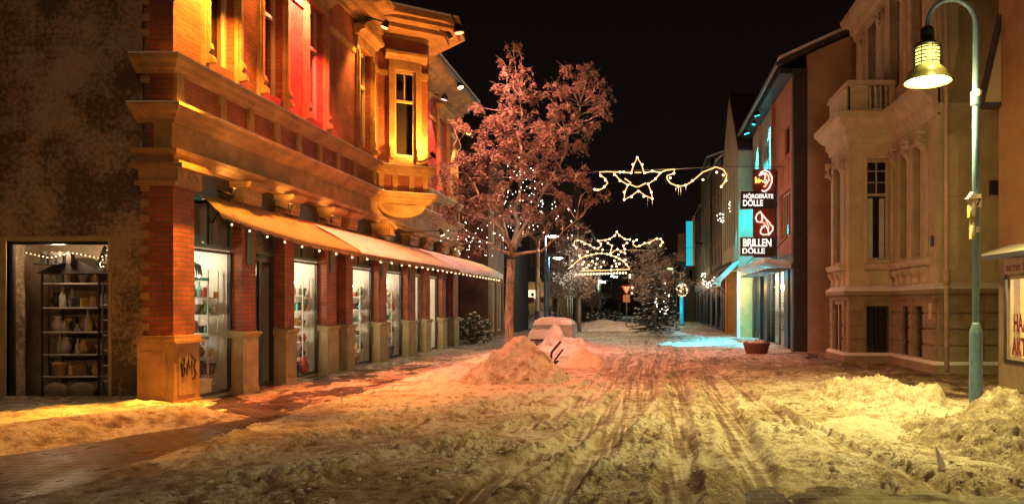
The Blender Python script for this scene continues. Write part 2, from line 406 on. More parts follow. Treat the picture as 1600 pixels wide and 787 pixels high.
def snow_height(X, Y):
    n1 = fbm(X * 1.1, Y * 1.1, 3, 4); nL = fbm(X * .55, Y * .8, 41, 3)
    n2 = fbm(X * 11, Y * 9, 11, 5, gain=.62); n3 = ridg(X * 6.5, Y * 5.5, 23, 5); n6 = fbm(X * 30, Y * 26, 19, 3)
    n5 = fbm(X * 30, Y * 1.0, 77, 3)
    rut = np.zeros_like(X); edge = np.zeros_like(X)
    for pts, wd, dp in TR:
        ys = np.array([p[0] for p in pts]); xs = np.array([p[1] for p in pts])
        yy = np.linspace(ys[0], ys[-1], 200); xx = np.interp(yy, ys, xs); ker = np.hanning(25); ker /= ker.sum()
        xp = np.convolve(np.pad(xx, 12, mode='reflect', reflect_type='odd'), ker, 'valid')
        c = np.interp(Y, yy, xp) + .10 * (vn(Y * .9, Y * 0 + wd * 100, 5) - .5)
        sl = np.gradient(xp, yy); k = np.sqrt(1 + np.interp(Y, yy, sl) ** 2)
        wv = wd * (1.25 + .7 * (vn(Y * 1.3, Y * 0 + wd * 31, 9) - .5))
        d = np.abs(X - c) / k + .025 * (n2 - .5); inr = sst(ys[0] - .3, ys[0] + .6, Y) * sst(ys[-1] + 1, ys[-1] - 2, Y)
        fade = (.62 + .75 * fbm(Y * .7, X * .6, int(wd * 1000), 2)) * (1 - .5 * sst(12, 20, Y))
        rut = np.maximum(rut, np.exp(-(d / wv) ** 4) * dp / .055 * inr * np.clip(fade * 1.15, 0, 1))
        edge = np.maximum(edge, np.exp(-((d - wv * 1.6) / (wd * .45)) ** 2) * inr * np.clip(fade, 0, 1))
    thick = .07 + .07 * (n1 - .5) + .06 * (nL - .5)
    cr1 = np.sqrt(np.clip(vn(X * 15 + n2 * 2, Y * 13, 301) - .60, 0, 1)) * .055; cr2 = np.sqrt(np.clip(vn(X * 26, Y * 24 + n2 * 2, 305) - .62, 0, 1)) * .035
    chunk = (n2 - .48) * .085 + (n3 - .62) * .05 + (n6 - .5) * .05 + cr1 + cr2 - .018
    rough = .35 + 1.25 * sst(.42, .62, fbm(X * 1.6, Y * 1.3, 67, 3))
    rough = rough * (1 - .45 * sst(11, 18, Y))
    smooth = np.exp(-(((X + 3.2) / 1.7) ** 2 + ((Y - 12.6) / 1.2) ** 2))
    rough = rough * (1 - .85 * smooth)
    rc = np.clip(rut, 0, 1)
    h = thick + chunk * rough * (1 - .92 * rc) * .66 + edge * .03 * (.4 + 1.2 * n2) * (1 - rc) - rc * .075 + (n5 - .5) * .05 * rc + (fbm(X * 1.2 + Y * .8, Y * 1.1, 203, 3) - .5) * .10 * (1 - rc)
    h = np.where(h < .022, .022 + (h - .022) * .12, h)
    dirt = .04 + .30 * (n1 - .5) + .10 * rc + (n5 - .5) * .9 * rc + .9 * np.clip(.56 - n3, 0, 1) + .35 * np.clip(.46 - n2, 0, 1) * 2
    dirt = dirt + .17 * np.exp(-(((Y - 17) / 4.5) ** 2)) * sst(-1.8, .2, X) - .16 * smooth + .10 * sst(.5, .65, nL)
    left = -4.92 + .16 * (fbm(Y * 1.7, X * 1.7, 31, 4) - .5) * 2
    inleft = sst(.12, -.25, X - left)
    ax, ay, bx, by = -5.15, 10.75, -6.75, 7.3
    L = math.hypot(bx - ax, by - ay); nx, ny = (by - ay) / L, -(bx - ax) / L
    dist = (X - ax) * nx + (Y - ay) * ny
    dist = dist + .16 * (n1 - .5) + .10 * (n2 - .5)
    bank = sst(0, .9, dist) * (X < -4.4) * sst(12.3, 11.6, Y) * (1 - sst(-7.4, -6.7, X) * sst(10.1, 10.8, Y))
    bh = bank * (.13 + .10 * np.exp(-((dist - .9) / .5) ** 2) + .07 * (n1 - .4) + chunk * .55)
    wallr = np.exp(-((Y - 11.45) / .28) ** 2) * sst(-7.3, -7.7, X) * (.16 + .08 * n1)
    trod = sst(10.2, 11.3, Y)
    patch = (fbm(X * 2.6, Y * 1.3, 91, 5, gain=.65) - .545) * .16 + .0035 * (Y - 14)
    patch = patch + .045 * np.exp(-(((X + 4.6) / .6) ** 2)) + chunk * .35
    lh = -.03 * (1 - trod) + trod * np.clip(patch, -.03, .05)
    lh = np.maximum(lh, bh + (-.03) * (1 - bank)); lh = np.maximum(lh, wallr - .03)
    h = h * (1 - inleft) + lh * inleft
    dirt = dirt + inleft * trod * .14
    right = sst(3.9, 5.2, X + .5 * (n1 - .5)) * sst(10.5, 12.5, Y) * sst(27, 22, Y)
    rh = (fbm(X * 2.1, Y * .9, 131, 5, gain=.6) - .45) * .17 + chunk * .5
    h = h * (1 - right) + np.clip(rh, -.03, .06) * right; dirt = dirt + .2 * right
    st = sst(6.75, 6.0, Y + .6 * (n1 - .5)) * sst(.2, 1.4, X)
    h = h * (1 - st) + (h * .5 - .055) * st
    dirt = dirt + .14 * sst(7.6, 6.1, Y)
    far = sst(26, 34, Y)
    h = h * (1 - far) + (.07 + .10 * (n1 - .4) + .10 * (fbm(X * .5, Y * .3, 8, 3) - .4)) * far
    dirt = dirt + far * .16
    return h, dirt

xs = np.concatenate([np.arange(-12.5, -6.5, .05), np.arange(-6.5, 5, .021), np.arange(5, 10.01, .05)])
ys = [4.3]
while ys[-1] < 95: ys.append(ys[-1] + max(.019, ys[-1] ** 2 / 3600))
ys = np.array(ys); XX, YY = np.meshgrid(xs, ys)
HH, DD = snow_height(XX, YY)
tag(grid_obj('snow_cover', XX, YY, HH, M_snowg, attr=DD), kind='structure')
# loose snow crumbs thrown up beside the wheel tracks
rc_ = np.random.RandomState(4); N = 9000
cx_ = rc_.uniform(-5.0, 4.6, N); cy_ = 5.4 + 10.5 * rc_.rand(N) ** 1.5
ch_, cd_ = snow_height(cx_, cy_); dens = fbm(cx_ * 1.6, cy_ * 1.3, 67, 3) + .1 * rc_.rand(N)
keep = (ch_ > .035) & (dens > .50); cx_, cy_, ch_ = cx_[keep], cy_[keep], ch_[keep]
ico = [Vector(v) for v in ((0, 0, 1), (.89, 0, .45), (.28, .85, .45), (-.72, .53, .45), (-.72, -.53, .45), (.28, -.85, .45), (.72, .53, -.45), (-.28, .85, -.45), (-.89, 0, -.45), (-.28, -.85, -.45), (.72, -.53, -.45), (0, 0, -1))]
icf = [(0, 1, 2), (0, 2, 3), (0, 3, 4), (0, 4, 5), (0, 5, 1), (1, 6, 2), (2, 7, 3), (3, 8, 4), (4, 9, 5), (5, 10, 1), (6, 7, 2), (7, 8, 3), (8, 9, 4), (9, 10, 5), (10, 6, 1), (11, 7, 6), (11, 8, 7), (11, 9, 8), (11, 10, 9), (11, 6, 10)]
icn = np.array([tuple(v) for v in ico]); V_ = []; F_ = []
for i in range(len(cx_)):
    s_ = (.007 + .024 * rc_.rand() ** 4); a_ = rc_.uniform(0, 6.28); j_ = icn * (1 + .35 * (rc_.rand(12, 1) - .5)) * s_ * np.array([1 + rc_.rand() * .8, 1, .5])
    V_.append(np.stack([j_[:, 0] * math.cos(a_) - j_[:, 1] * math.sin(a_) + cx_[i], j_[:, 0] * math.sin(a_) + j_[:, 1] * math.cos(a_) + cy_[i], j_[:, 2] + ch_[i] + s_ * .3], -1))
    F_ += [(a + 12 * i, b + 12 * i, c + 12 * i) for a, b, c in icf]
mbc = MB(); mbc.v = [tuple(v) for v in np.concatenate(V_)]; mbc.f = F_; mbc.sm = [True] * len(F_)
tag(mbc.build('snow_crumbs', M_snowg, recalc=False), 'loose crumbs of snow scattered beside the wheel tracks', 'snow crumbs', kind='stuff')


def snow_pile(name, label, cx, cy, rx, ry, h, seed, lump=.12, humps=(), dirt=0, sharp=1.3, group=None, n=110, cat='snow pile', rough=.05):
    u = np.linspace(-1.25, 1.25, n); U, V = np.meshgrid(u, u)
    r = np.sqrt(U ** 2 + V ** 2); X = cx + U * rx; Y = cy + V * ry
    r2 = r * (1 + .35 * (fbm(U * 1.6 + seed, V * 1.6, seed, 3) - .5))
    Z = h * np.clip(1 - r2, 0, 1) ** sharp * (1 + .0 * r)
    Z = Z / (1 + 0 * Z)
    for (hx, hy, hr, hh) in humps:
        q = np.sqrt((X - hx) ** 2 + (Y - hy) ** 2) / hr; Z = np.maximum(Z, hh * np.exp(-q * q * 1.6)) + .15 * hh * np.exp(-q * q * 2)
    msk = sst(.0, .12, Z)
    Z = Z + msk * (lump * (fbm(X * 2.2, Y * 2.2, seed + 5, 4) - .5) + rough * (ridg(X * 7, Y * 7, seed + 9, 4) - .6) + rough * .8 * (fbm(X * 16, Y * 16, seed + 3, 3) - .5))
    Z = Z * (1 - sst(.95, 1.22, r)) - .10 * sst(.88, 1.2, r)
    D = dirt + .4 * np.clip(.5 - ridg(X * 4, Y * 4, seed, 3), 0, 1) + .15 * (fbm(X * 1.5, Y * 1.5, seed + 1, 3) - .5)
    o = grid_obj(name, X, Y, Z, M_snowg, attr=D, off=(cx, cy, 0)); o.location = (cx, cy, 0)
    return tag(o, label, cat, group)

snow_pile('snow_pile', 'tall pointed snow pile lit reddish in front of the big tree', -2.62, 14.9, 1.12, 1.15, .97, 3, lump=.34, dirt=.10, sharp=1.0,
          humps=[(-3.35, 14.4, .45, .22), (-2.0, 14.8, .42, .34), (-2.45, 14.8, .25, .75), (-3.0, 14.5, .3, .35)], rough=.085, n=170)
snow_pile('snow_pile', 'low rounded snow pile right behind the tall pointed one', -1.62, 18.2, .8, .8, .58, 14, lump=.14, humps=[(-1.2, 18.0, .35, .3)])
snow_pile('snow_pile', 'yellowish snow heap to the left of the lamp post foot', 3.75, 12.0, 1.0, 1.2, .50, 22, dirt=.16, n=170, lump=.22, humps=[(3.95, 13.2, .55, .30), (3.3, 12.6, .5, .3), (4.4, 11.5, .6, .30)], rough=.11)
snow_pile('snow_pile', 'dirty grey snow bank around and in front of the lamp post foot', 4.35, 8.2, 1.75, 2.3, .42, 31, lump=.22, dirt=.24, n=230, rough=.13,
          humps=[(4.6, 9.4, .7, .42), (4.6, 8.0, .7, .44), (3.7, 7.6, .6, .33), (4.9, 10.2, .5, .25)])
snow_pile('snow_pile', 'yellow snow drift between the wheel tracks and the lamp post', 2.75, 9.3, .75, 1.3, .20, 37, lump=.12, n=80, rough=.04)
snow_pile('snow_pile', 'cream coloured snow heap at the foot of the snowy fir', 1.0, 36.2, 1.6, 1.5, .6, 44, lump=.3, n=70)
snow_pile('snow_pile', 'long low snow heap in the middle of the far street', -2.4, 43, 4.6, 2.4, .75, 52, lump=.3, n=80)
snow_pile('snow_pile', 'brownish snow heap left of the silver pole', -6.6, 47, 2.2, 2, 1.2, 59, lump=.3, n=60)
snow_pile('snow_pile', 'small orange snow ridge against the corner pier base', -7.45, 10.75, .75, .6, .22, 61, lump=.08, n=60, rough=.05)

# ------------------------------------------------------------------ fixtures
def flood(loc, target, label, power, col, size=70, blend=.6, group=None, body=.09, radius=.06, arm=None, estr=30):
    t = thing('floodlight', label, 'floodlight', loc, group)
    d = (Vector(target) - Vector(loc)).normalized(); L = Vector(loc)
    q = d.orthogonal().normalized()
    MB().tube([L - d * .16, L - d * .10, L, L + d * .03], [body * .45, body, body * 1.15, body * 1.2], 14).build('housing', M_blackmetal, t)
    MB().tube([L + d * .032, L + d * .04], body * 1.0, 14).build('lens', emis('flood_lens_%d' % len(MATS), col, estr), t)
    if arm is not None:
        MB().tube([L - d * .1, Vector(arm)], .018, 6).build('arm', M_blackmetal, t)
    lamp('flood_light', 'SPOT', L + d * .09, power, col, target, size, blend, radius)
    return t
OR = (1, .46, .08); RD = (1, .10, .06); TQ = (.02, .75, 1.0)

# ================================================================== BRICK BUILDING (left)
FL = Frame((-7.2, 0), (0, 1), (1, 0))       # street facade, a = depth, out = to the street
FE = Frame((0, 11.7), (1, 0), (0, -1))       # plaster end wall facing the camera
Y0, Y1 = 11.2, 28.2
bb = thing('brick_building', 'ornate red brick commercial building with cream stone trim and a plaster end wall', 'building', (-7.5, 11.7, 0))
# plaster end wall with display window
fwall(FE, -16, -7.5, -.05, 11.5, .35, [(-10.17, -8.55, .04, 2.6)]).build('end_wall', M_stucco, bb)
MB().fbox(FE, -16, -7.52, 0.002, .05, -.05, .03).build('end_wall_footing', M_slate, bb)
e = window(bb, FE, -10.17, -8.55, .04, 2.6, .05, .05, m=M_dframe, glass=M_shopglass, name='display_window', mull=0)
MB().fbox(FE, -10.27, -10.17, -.05, .012, .04, 2.68).fbox(FE, -8.55, -8.50, -.05, .012, .04, 2.68).fbox(FE, -10.17, -8.55, -.05, .012, 2.6, 2.68).build('display_surround', M_stone2, bb)
MB().box(-10.6, -8.46, 12.85, 12.9, 0, 2.9).box(-10.65, -10.6, 12.05, 12.9, 0, 2.9).box(-8.52, -8.47, 12.05, 12.85, 0, 2.9).box(-10.6, -8.52, 12.05, 12.85, 2.75, 2.8).box(-10.6, -8.52, 12.05, 12.85, -.02, .04).build('display_niche', mat('niche_brown', (.30, .24, .17), .8, .3), bb)
# upper windows on the main plane: (a0,a1)
UW = [(12.02, 12.86), (13.72, 14.56), (15.55, 16.38), (18.3, 19.2), (23.0, 23.8), (25.4, 26.5)]
openings = [(a, b, 5.62, 8.05) for a, b in UW]
ow = fwall(FL, Y0, Y1, 4.5, 9.2, .3, openings + [(20.0, 21.6, 5.4, 8.3)])
ow.build('wall', M_brick, bb)
MB().box(-16, -7.9, 12.9, Y1, 4.2, 11.3).build('interior', M_dark, bb)
for a, b in UW:
    window(bb, FL, a, b, 5.62, 8.05, .14, .065, transom=7.15, mull=0 if b - a < .88 else 1, mull_top=1)
    sr = MB()
    for q0, q1 in ((a - .13, a), (b, b + .13)):
        sr.fbox(FL, q0, q1, .002, .07, 5.38, 8.05)
        sr.fbox(FL, q0 + .03, q1 - .03, .07, .11, 5.85, 7.9)
        c = (q0 + q1) / 2
        sr.fprism(FL, [(.07, 5.5), (.2, 5.52), (.19, 5.6), (.12, 5.66), (.16, 5.74), (.13, 5.84), (.07, 5.86)], c - .05, c + .05)
    sr.fbox(FL, a - .13, b + .13, .002, .08, 8.05, 8.25)
    sr.fprism(FL, [(.002, 8.25), (.14, 8.27), (.17, 8.34), (.28, 8.38), (.3, 8.46), (.002, 8.5)], a - .22, b + .22)
    sr.build('window_surround', M_stone, bb)
# pediment over window beside the oriel
MB().prism([FL.p(18.1, .03, 8.5), FL.p(18.75, .03, 8.86), FL.p(19.4, .03, 8.5)], (.24, 0, 0)).build('pediment', M_stone, bb)
# string band
sb = MB(); prev = Y0
for a, b in UW + [(Y1, Y1)]:
    if a - .13 > prev: sb.fbox(FL, prev, a - .13, .002, .04, 7.78, 7.92)
    prev = b + .13
sb.build('string_band', M_stone, bb)
# parapet zone pilasters between cornice and sill ledge
pl = MB()
for a in (11.2, 12.35, 13.25, 14.2, 15.1, 16.05, 17.0, 18.0, 19.3, 22.3, 23.4, 24.5, 25.6, 26.8, 28.0):
    MB().fbox(FL, a, a + .17, .002, .06, 4.57, 5.12).build('parapet_pilaster', M_stone, bb)
OP = [(-7.2, Y0), (-7.2, 19.75), (-6.06, 20.4), (-6.15, 20.8), (-7.2, 21.9), (-7.2, Y1)]
EP = [(-7.75, Y0)] + OP
ledge = [(-.05, 5.10), (.04, 5.10), (.06, 5.15), (.11, 5.17), (.13, 5.24), (.19, 5.28), (.21, 5.35), (-.05, 5.37)]
MB().sweep(EP, ledge).build('sill_ledge', M_stone, bb)
MB().sweep(EP, [(-.02, 5.372), (.205, 5.352), (.21, 5.37), (-.02, 5.395)]).build('ledge_snow', M_snowobj, bb)
# main lower cornice follows the oriel
corn = [(-.05, 4.36), (.03, 4.36), (.04, 4.40), (.09, 4.42), (.11, 4.47), (.19, 4.50), (.22, 4.56), (.25, 4.575), (.25, 4.605), (-.05, 4.625)]
MB().sweep(EP, corn).build('cornice', M_stone, bb)
MB().sweep(EP, [(-.02, 4.627), (.245, 4.607), (.25, 4.625), (-.02, 4.65)]).build('cornice_snow', M_snowobj, bb)
# frieze beam and bottom mouldings
MB().fbox(FL, Y0, Y1, -.3, -.02, 3.78, 4.36).build('frieze', M_stone, bb)
MB().sweep([(-7.75, Y0), (-7.2, Y0), (-7.2, Y1)], [(-.05, 3.78), (.03, 3.78), (.05, 3.84), (.12, 3.88), (.14, 3.95), (-.05, 3.98)]).build('frieze_moulding', M_stone, bb)
# roof cornice following the oriel
rc = [(-.1, 8.62), (.05, 8.62), (.08, 8.72), (.2, 8.76), (.22, 8.86), (.42, 8.9), (.46, 9.02), (.72, 9.08), (.78, 9.2), (-.1, 9.3)]
OPR = [(-7.2, Y0), (-7.2, 19.75), (-6.06, 20.4), (-6.15, 20.8), (-7.2, 21.9), (-7.2, Y1)]
MB().sweep([(-7.2, Y0), (-7.2, 19.6)], rc).build('roof_cornice', M_stone, bb)
MB().sweep([(-7.2, 22.2), (-7.2, Y1)], rc).build('roof_cornice', M_stone, bb)
orc = [(a * 1.0, z + .22) for a, z in rc]
MB().prism([Vector((x, y, 9.0)) for x, y in ((-7.5, 18.9), (-6.6, 18.95), (-5.15, 19.85), (-5.3, 20.9), (-7.0, 22.6), (-7.5, 22.6))], (0, 0, .1)).build('oriel_eave', M_stone, bb)
MB().prism([Vector((x, y, 9.1)) for x, y in ((-7.5, 18.7), (-6.55, 18.75), (-5.02, 19.75), (-5.18, 21.0), (-6.9, 22.8), (-7.5, 22.8))], (0, 0, .16)).build('oriel_eave', M_stone, bb)
MB().prism([Vector((x, y, 8.88)) for x, y in ((-7.5, 19.2), (-6.8, 19.2), (-5.5, 20.05), (-5.6, 20.85), (-7.1, 22.3), (-7.5, 22.3))], (0, 0, .12)).build('oriel_eave', M_stone, bb)
MB().prism([Vector((x, y, 9.262)) for x, y in ((-7.5, 18.7), (-6.57, 18.76), (-5.04, 19.76), (-5.2, 21.0), (-6.9, 22.78), (-7.5, 22.78))], (0, 0, .06)).build('eave_snow', M_snowobj, bb)
gt = MB().tube([(-6.42, 22.3, 9.22), (-6.42, Y1, 9.22)], .07, 8)
gt.build('gutter', M_zinc, bb)
MB().box(-9.5, -6.36, 22.6, Y1, 9.3, 9.36).box(-9.5, -6.36, Y0, 18.6, 9.3, 9.36).build('roof_snow', M_snowobj, bb)
# oriel walls
nrm = Vector((20.4 - 19.75, -(-6.06 + 7.2))).normalized()
FO = Frame((-7.2, 19.75), (-6.06 + 7.2, .65), (.65, -1.14)); LO = math.hypot(1.14, .65)
oh = MB(); fwall(FO, 0, LO, 4.5, 8.9, .15, [(.42, .98, 5.62, 7.95)], oh)
FO2 = Frame((-6.06, 20.4), (-.09, .4), (.4, .09)); fwall(FO2, 0.002, .41, 4.5, 8.9, .12, [], oh)
FO3 = Frame((-6.15, 20.8), (-1.05, 1.1), (1.1, 1.05)); fwall(FO3, 0.002, 1.52, 4.5, 8.9, .12, [], oh)
orl = oh.build('oriel', M_brick, bb)
window(orl, FO, .42, .98, 5.62, 7.95, .06, .06, transom=7.1, mull_top=1)
MB().prism([Vector((x, y, 4.7)) for x, y in ((-7.2, 20.15), (-6.35, 20.6), (-6.35, 20.75), (-7.2, 21.6))], (0, 0, 4.1)).build('oriel_interior', M_dark, orl)
so = MB()
for q0, q1 in ((.27, .42), (.98, 1.13)):
    so.fbox(FO, q0, q1, .002, .07, 5.38, 7.95); c = (q0 + q1) / 2
    so.fprism(FO, [(.07, 5.5), (.2, 5.52), (.19, 5.6), (.12, 5.66), (.16, 5.74), (.13, 5.84), (.07, 5.86)], c - .05, c + .05)
so.fbox(FO, .27, 1.13, .002, .08, 7.95, 8.2)
so.fprism(FO, [(.002, 8.2), (.12, 8.22), (.15, 8.28), (.24, 8.32), (.25, 8.4), (.002, 8.43)], .16, 1.26)
so.fbox(FO, 1.13, 1.311, .002, .05, 7.75, 7.95).fbox(FO, 0, .27, .002, .05, 7.75, 7.9)
so.fbox(FO, 0, LO, .002, .1, 8.78, 8.9)
so.build('oriel_surround', M_stone, orl)
for a in (0.0, .36, .80, 1.17): MB().fbox(FO, a, a + .14, .002, .06, 4.6, 5.12).build('oriel_pilaster', M_stone, orl)
# console under the oriel
con = MB(); P = []
for k in range(0, 13):
    t = math.pi * k / 12; P.append(FO.p(.62 - .66 * math.cos(t), -.02, 4.36 - .40 * math.sin(t)))
con.prism(P, FO.n * -.55)
con.prism([FO.p(.62 - .5 * math.cos(math.pi * k / 12), .0, 4.30 - .25 * math.sin(math.pi * k / 12)) for k in range(13)], FO.n * .03)
con.build('console', M_stone, orl)
vol = MB()
vol.tube([Vector((-6.98, 19.9, 3.62)) + Vector((math.cos(t) * (.20 - .017 * t), 0, math.sin(t) * (.20 - .017 * t))) for t in [k * .45 for k in range(0, 22)]], .05, 8)
vol.box(-7.2, -6.95, 19.8, 20.05, 3.55, 3.86).box(-7.2, -6.85, 19.7, 20.1, 3.45, 3.58)
vol.build('volute', M_stone, orl)

# ground floor piers on the street side
def pier(a0, a1, name='pier', frontal=False, x0=-.22):
    mb = MB().fbox(FL, a0, a1, x0, 0, 1.0, 3.45); o = mb.build(name, M_brick, bb)
    q = MB(); ba, bb2 = a0 - .03, a1 + .05
    q.fbox(FL, ba, bb2, x0 - .02, .05, 0, .10).fbox(FL, ba + .015, bb2 - .015, x0 - .01, .035, .10, 1.0)
    q.fbox(FL, ba + .09, bb2 - .09, .035, .047, .18, .9)
    q.fprism(FL, [(x0 - .01, 1.0), (.04, 1.0), (.06, 1.04), (.09, 1.06), (.09, 1.1), (x0 - .01, 1.14)], ba - .03, bb2 + .03)
    q.build('base_block', M_stone2, o)
    c = MB(); c.fbox(FL, ba - .02, bb2 + .02, x0, .07, 3.40, 3.47)
    c.fbox(FL, ba + .02, bb2 - .02, x0, .10, 3.47, 3.66)
    c.fprism(FL, [(x0, 3.66), (.12, 3.66), (.20, 3.70), (.22, 3.775), (x0, 3.775)], ba - .05, bb2 + .05)
    n = max(2, int((a1 - a0) / .13))
    for k in range(n):
        m_ = ba + .07 + (bb2 - ba - .14) * (k + .5) / n
        c.prism([FL.p(m_ - .035, .101, 3.60), FL.p(m_ + .035, .101, 3.60), FL.p(m_, .101, 3.53)], FL.n * .018)
    c.build('capital', M_stone, o)
    return o
PI = [(13.1, 13.56), (14.65, 15.05), (16.56, 17.1), (17.65, 18.05), (19.8, 20.4), (22.2, 22.95), (24.0, 24.5), (25.95, 26.45), (27.45, 28.15)]
for a, b in PI: pier(a, b)
# corner pier
cp = MB().box(-7.66, -7.2, 11.2, 11.72, 1.0, 3.45).build('corner_pier', M_brick, bb)
qb = MB().box(-7.74, -7.13, 11.12, 11.80, 0, .12).box(-7.71, -7.155, 11.145, 11.78, .12, 1.0)
qb.fbox(FL, 11.24, 11.68, .045, .058, .2, .88)
qb.box(-7.62, -7.26, 11.13, 11.146, .2, .88)
qb.box(-7.75, -7.11, 11.10, 11.82, 1.0, 1.05).box(-7.72, -7.14, 11.13, 11.79, 1.05, 1.12)
qb.build('base_block', M_stone, cp)
gr = MB()   # graffiti scrawl on the base panel
def scr(pts, r=.011): gr.tube([FL.p(a, .062, z) for a, z in pts], r, 5)
scr([(11.30, .78), (11.31, .56), (11.33, .48)]); scr([(11.30, .78), (11.38, .76), (11.37, .68), (11.31, .64), (11.39, .61), (11.38, .52), (11.31, .50)])
scr([(11.43, .50), (11.45, .80), (11.50, .60), (11.55, .82), (11.56, .50)]); scr([(11.59, .78), (11.66, .72), (11.60, .64), (11.67, .50), (11.57, .42)])
scr([(11.27, .70), (11.29, .66)], .008)
gr.build('graffiti', M_blackmetal, cp)
cc = MB().box(-7.74, -7.12, 11.12, 11.80, 3.40, 3.47).box(-7.70, -7.10, 11.15, 11.76, 3.47, 3.66)
cc.box(-7.78, -6.98, 11.06, 11.86, 3.66, 3.73).box(-7.76, -7.04, 11.09, 11.82, 3.73, 3.775)
for k in range(3):
    m_ = 11.27 + .17 * k; cc.prism([FL.p(m_ - .045, .101, 3.62), FL.p(m_ + .045, .101, 3.62), FL.p(m_, .101, 3.53)], FL.n * .02)
cc.build('capital', M_stone, cp)
MB().box(-7.62, -7.5, 11.2, 11.68, 3.98, 9.2).build('corner_return', M_brick, bb)
qn = MB()
for k in range(34):
    z = 1.2 + k * .235
    if 3.38 < z < 4.8 or 5.1 < z < 5.5: continue
    qn.box(-7.69, -7.56, 11.185, 11.3, z, z + .11)
qn.build('quoin', M_stone, bb)
# shop windows: (a0,a1) glazing plane recessed .3
SW = [(11.82, 13.10, 'the first shop window from the corner', 1), (15.08, 16.54, 'the second shop window from the corner', 1),
      (18.08, 19.78, 'the third shop window from the corner', 1), (20.42, 22.18, 'the fourth shop window from the corner', 1), (23.0, 23.95, '', 1), (24.52, 25.93, '', 1)]
DW = [(13.58, 14.63), (17.12, 17.63), (26.47, 27.43)]
FG = Frame((-7.36, 0), (0, 1), (1, 0))
for a, b, lab, _ in SW:
    f = window(bb, FG, a, b, .06, 2.52, .02, .045, m=M_dframe, glass=M_shopglass, name='shop_window')
    window(bb, FG, a, b, 2.56, 3.42, .02, .05, m=M_gframe, name='transom_window', mull=1)
for a, b in DW:
    d = window(bb, FG, a, b, .02, 2.5, .04, .08, m=M_dframe, name='shop_door', mull=1)
    window(bb, FG, a, b, 2.56, 3.42, .02, .05, m=M_gframe, name='transom_window')
    MB().tube([FG.p(b - .13, .02, .95), FG.p(b - .13, .06, 1.0), FG.p(b - .13, .06, 1.25), FG.p(b - .13, .02, 1.3)], .012, 6).build('handle', M_zinc, d)
MB().fbox(FG, 11.75, Y1, -.1, -.02, 3.42, 3.8).build('lintel', M_dframe, bb)
# niches
for a, b, lab, _ in SW:
    ni = MB()
    x0, x1 = -8.45, -7.44; e = b + .06
    ni.box(x0, x0 + .03, a - .03, e, 0, 3.4)
    ni.box(x0 + .03, x1, e, e + .04, 0, 3.4)
    ni.box(x0 + .03, x1, a - .07, a - .03, 0, 3.4)
    ni.box(x0 + .03, x1, a - .03, e, 2.54, 2.58)
    ni.box(x0 + .03, x1, a - .03, e, -.02, .05)
    ni.build('window_niche', M_white, bb)
# street wall behind doors
MB().box(-8.5, -8.46, 11.9, 28.0, 0, 3.9).build('shop_back_wall', M_dark, bb)
# far end wall
MB().box(-16, -7.5, 28.0, 28.2, 0, 9.2).build('far_end_wall', M_brickd, bb)
# green flags (narrow canvas strips) on the piers
for a in (13.22, 16.7, 19.9, 22.3):
    fl = MB().fbox(FL, a, a + .2, .02, .03, 2.35, 3.3)
    fl.prism([FL.p(a, .02, 2.35), FL.p(a + .05, .02, 2.28), FL.p(a + .1, .02, 2.35), FL.p(a + .15, .02, 2.28), FL.p(a + .2, .02, 2.35)], FL.n * .01)
    tag(fl.build('canvas_strip', mat('teal_canvas', (.10, .17, .16), .8, .3)), 'narrow grey green canvas strip hanging on a brick pier under the awning', 'canvas strip', 'canvas strips on the brick piers')
# drain pipe on the end wall
MB().tube([(-7.86, 11.58, .2), (-7.86, 11.58, 11.2)], .055, 10).tube([(-7.86, 11.58, 1.3), (-7.86, 11.58, 1.36)], .07, 10).tube([(-7.86, 11.58, 5.9), (-7.86, 11.58, 5.96)], .07, 10).build('drainpipe', M_zinc, bb)

# ---- lights of the facade
gfl = 'floodlights shining down the brick facade'
flood((-6.55, 11.55, 7.6), (-7.2, 11.65, 5.6), 'yellow floodlight above the corner of the brick facade', 2000, (1, .35, .035), 100, .5, arm=(-7.2, 11.6, 8.2))
flood((-6.6, 15.05, 8.45), (-7.2, 15.05, 7.0), 'red floodlight high between the third and second upper windows', 3000, (1, .08, .05), 90, .5, arm=(-7.2, 15.05, 8.6))
flood((-5.75, 19.75, 5.62), (-6.8, 20.25, 6.7), 'orange floodlight aimed at the corner oriel', 650, (1, .36, .045), 140, .6, body=.05, arm=(-6.2, 20.1, 5.46), estr=2)
flood((-6.7, 24.4, 8.4), (-7.2, 24.5, 6.4), 'red floodlight beyond the oriel', 900, (1, .07, .07), 60, .5, arm=(-7.2, 24.4, 8.6))
flood((-6.65, 27.6, 8.0), (-7.2, 27.6, 6.0), 'yellow floodlight at the far end of the brick facade', 700, (1, .62, .10), 60, .5, arm=(-7.2, 27.6, 8.5))
flood((-6.5, 18.3, 8.5), (-7.2, 18.4, 6.5), 'added orange floodlight washing the facade above the window beside the oriel', 420, (1, .36, .05), 80, .6, body=.07, arm=(-7.2, 18.3, 8.8))  # added lamp, gives the upper facade more orange wash
flood((-6.5, 13.4, 8.3), (-7.2, 13.5, 6.0), 'added dim orange floodlight washing the facade above the second upper window', 300, (1, .34, .05), 80, .7, body=.07, arm=(-7.2, 13.4, 8.7))  # added lamp, weaker part of the same orange facade wash
lamp('oriel_low_wash', 'SPOT', (-5.3, 18.6, 3.3), 420, (1, .40, .06), (-6.7, 20.2, 4.4), 60, .8)  # orange wash added from below, no fixture modelled
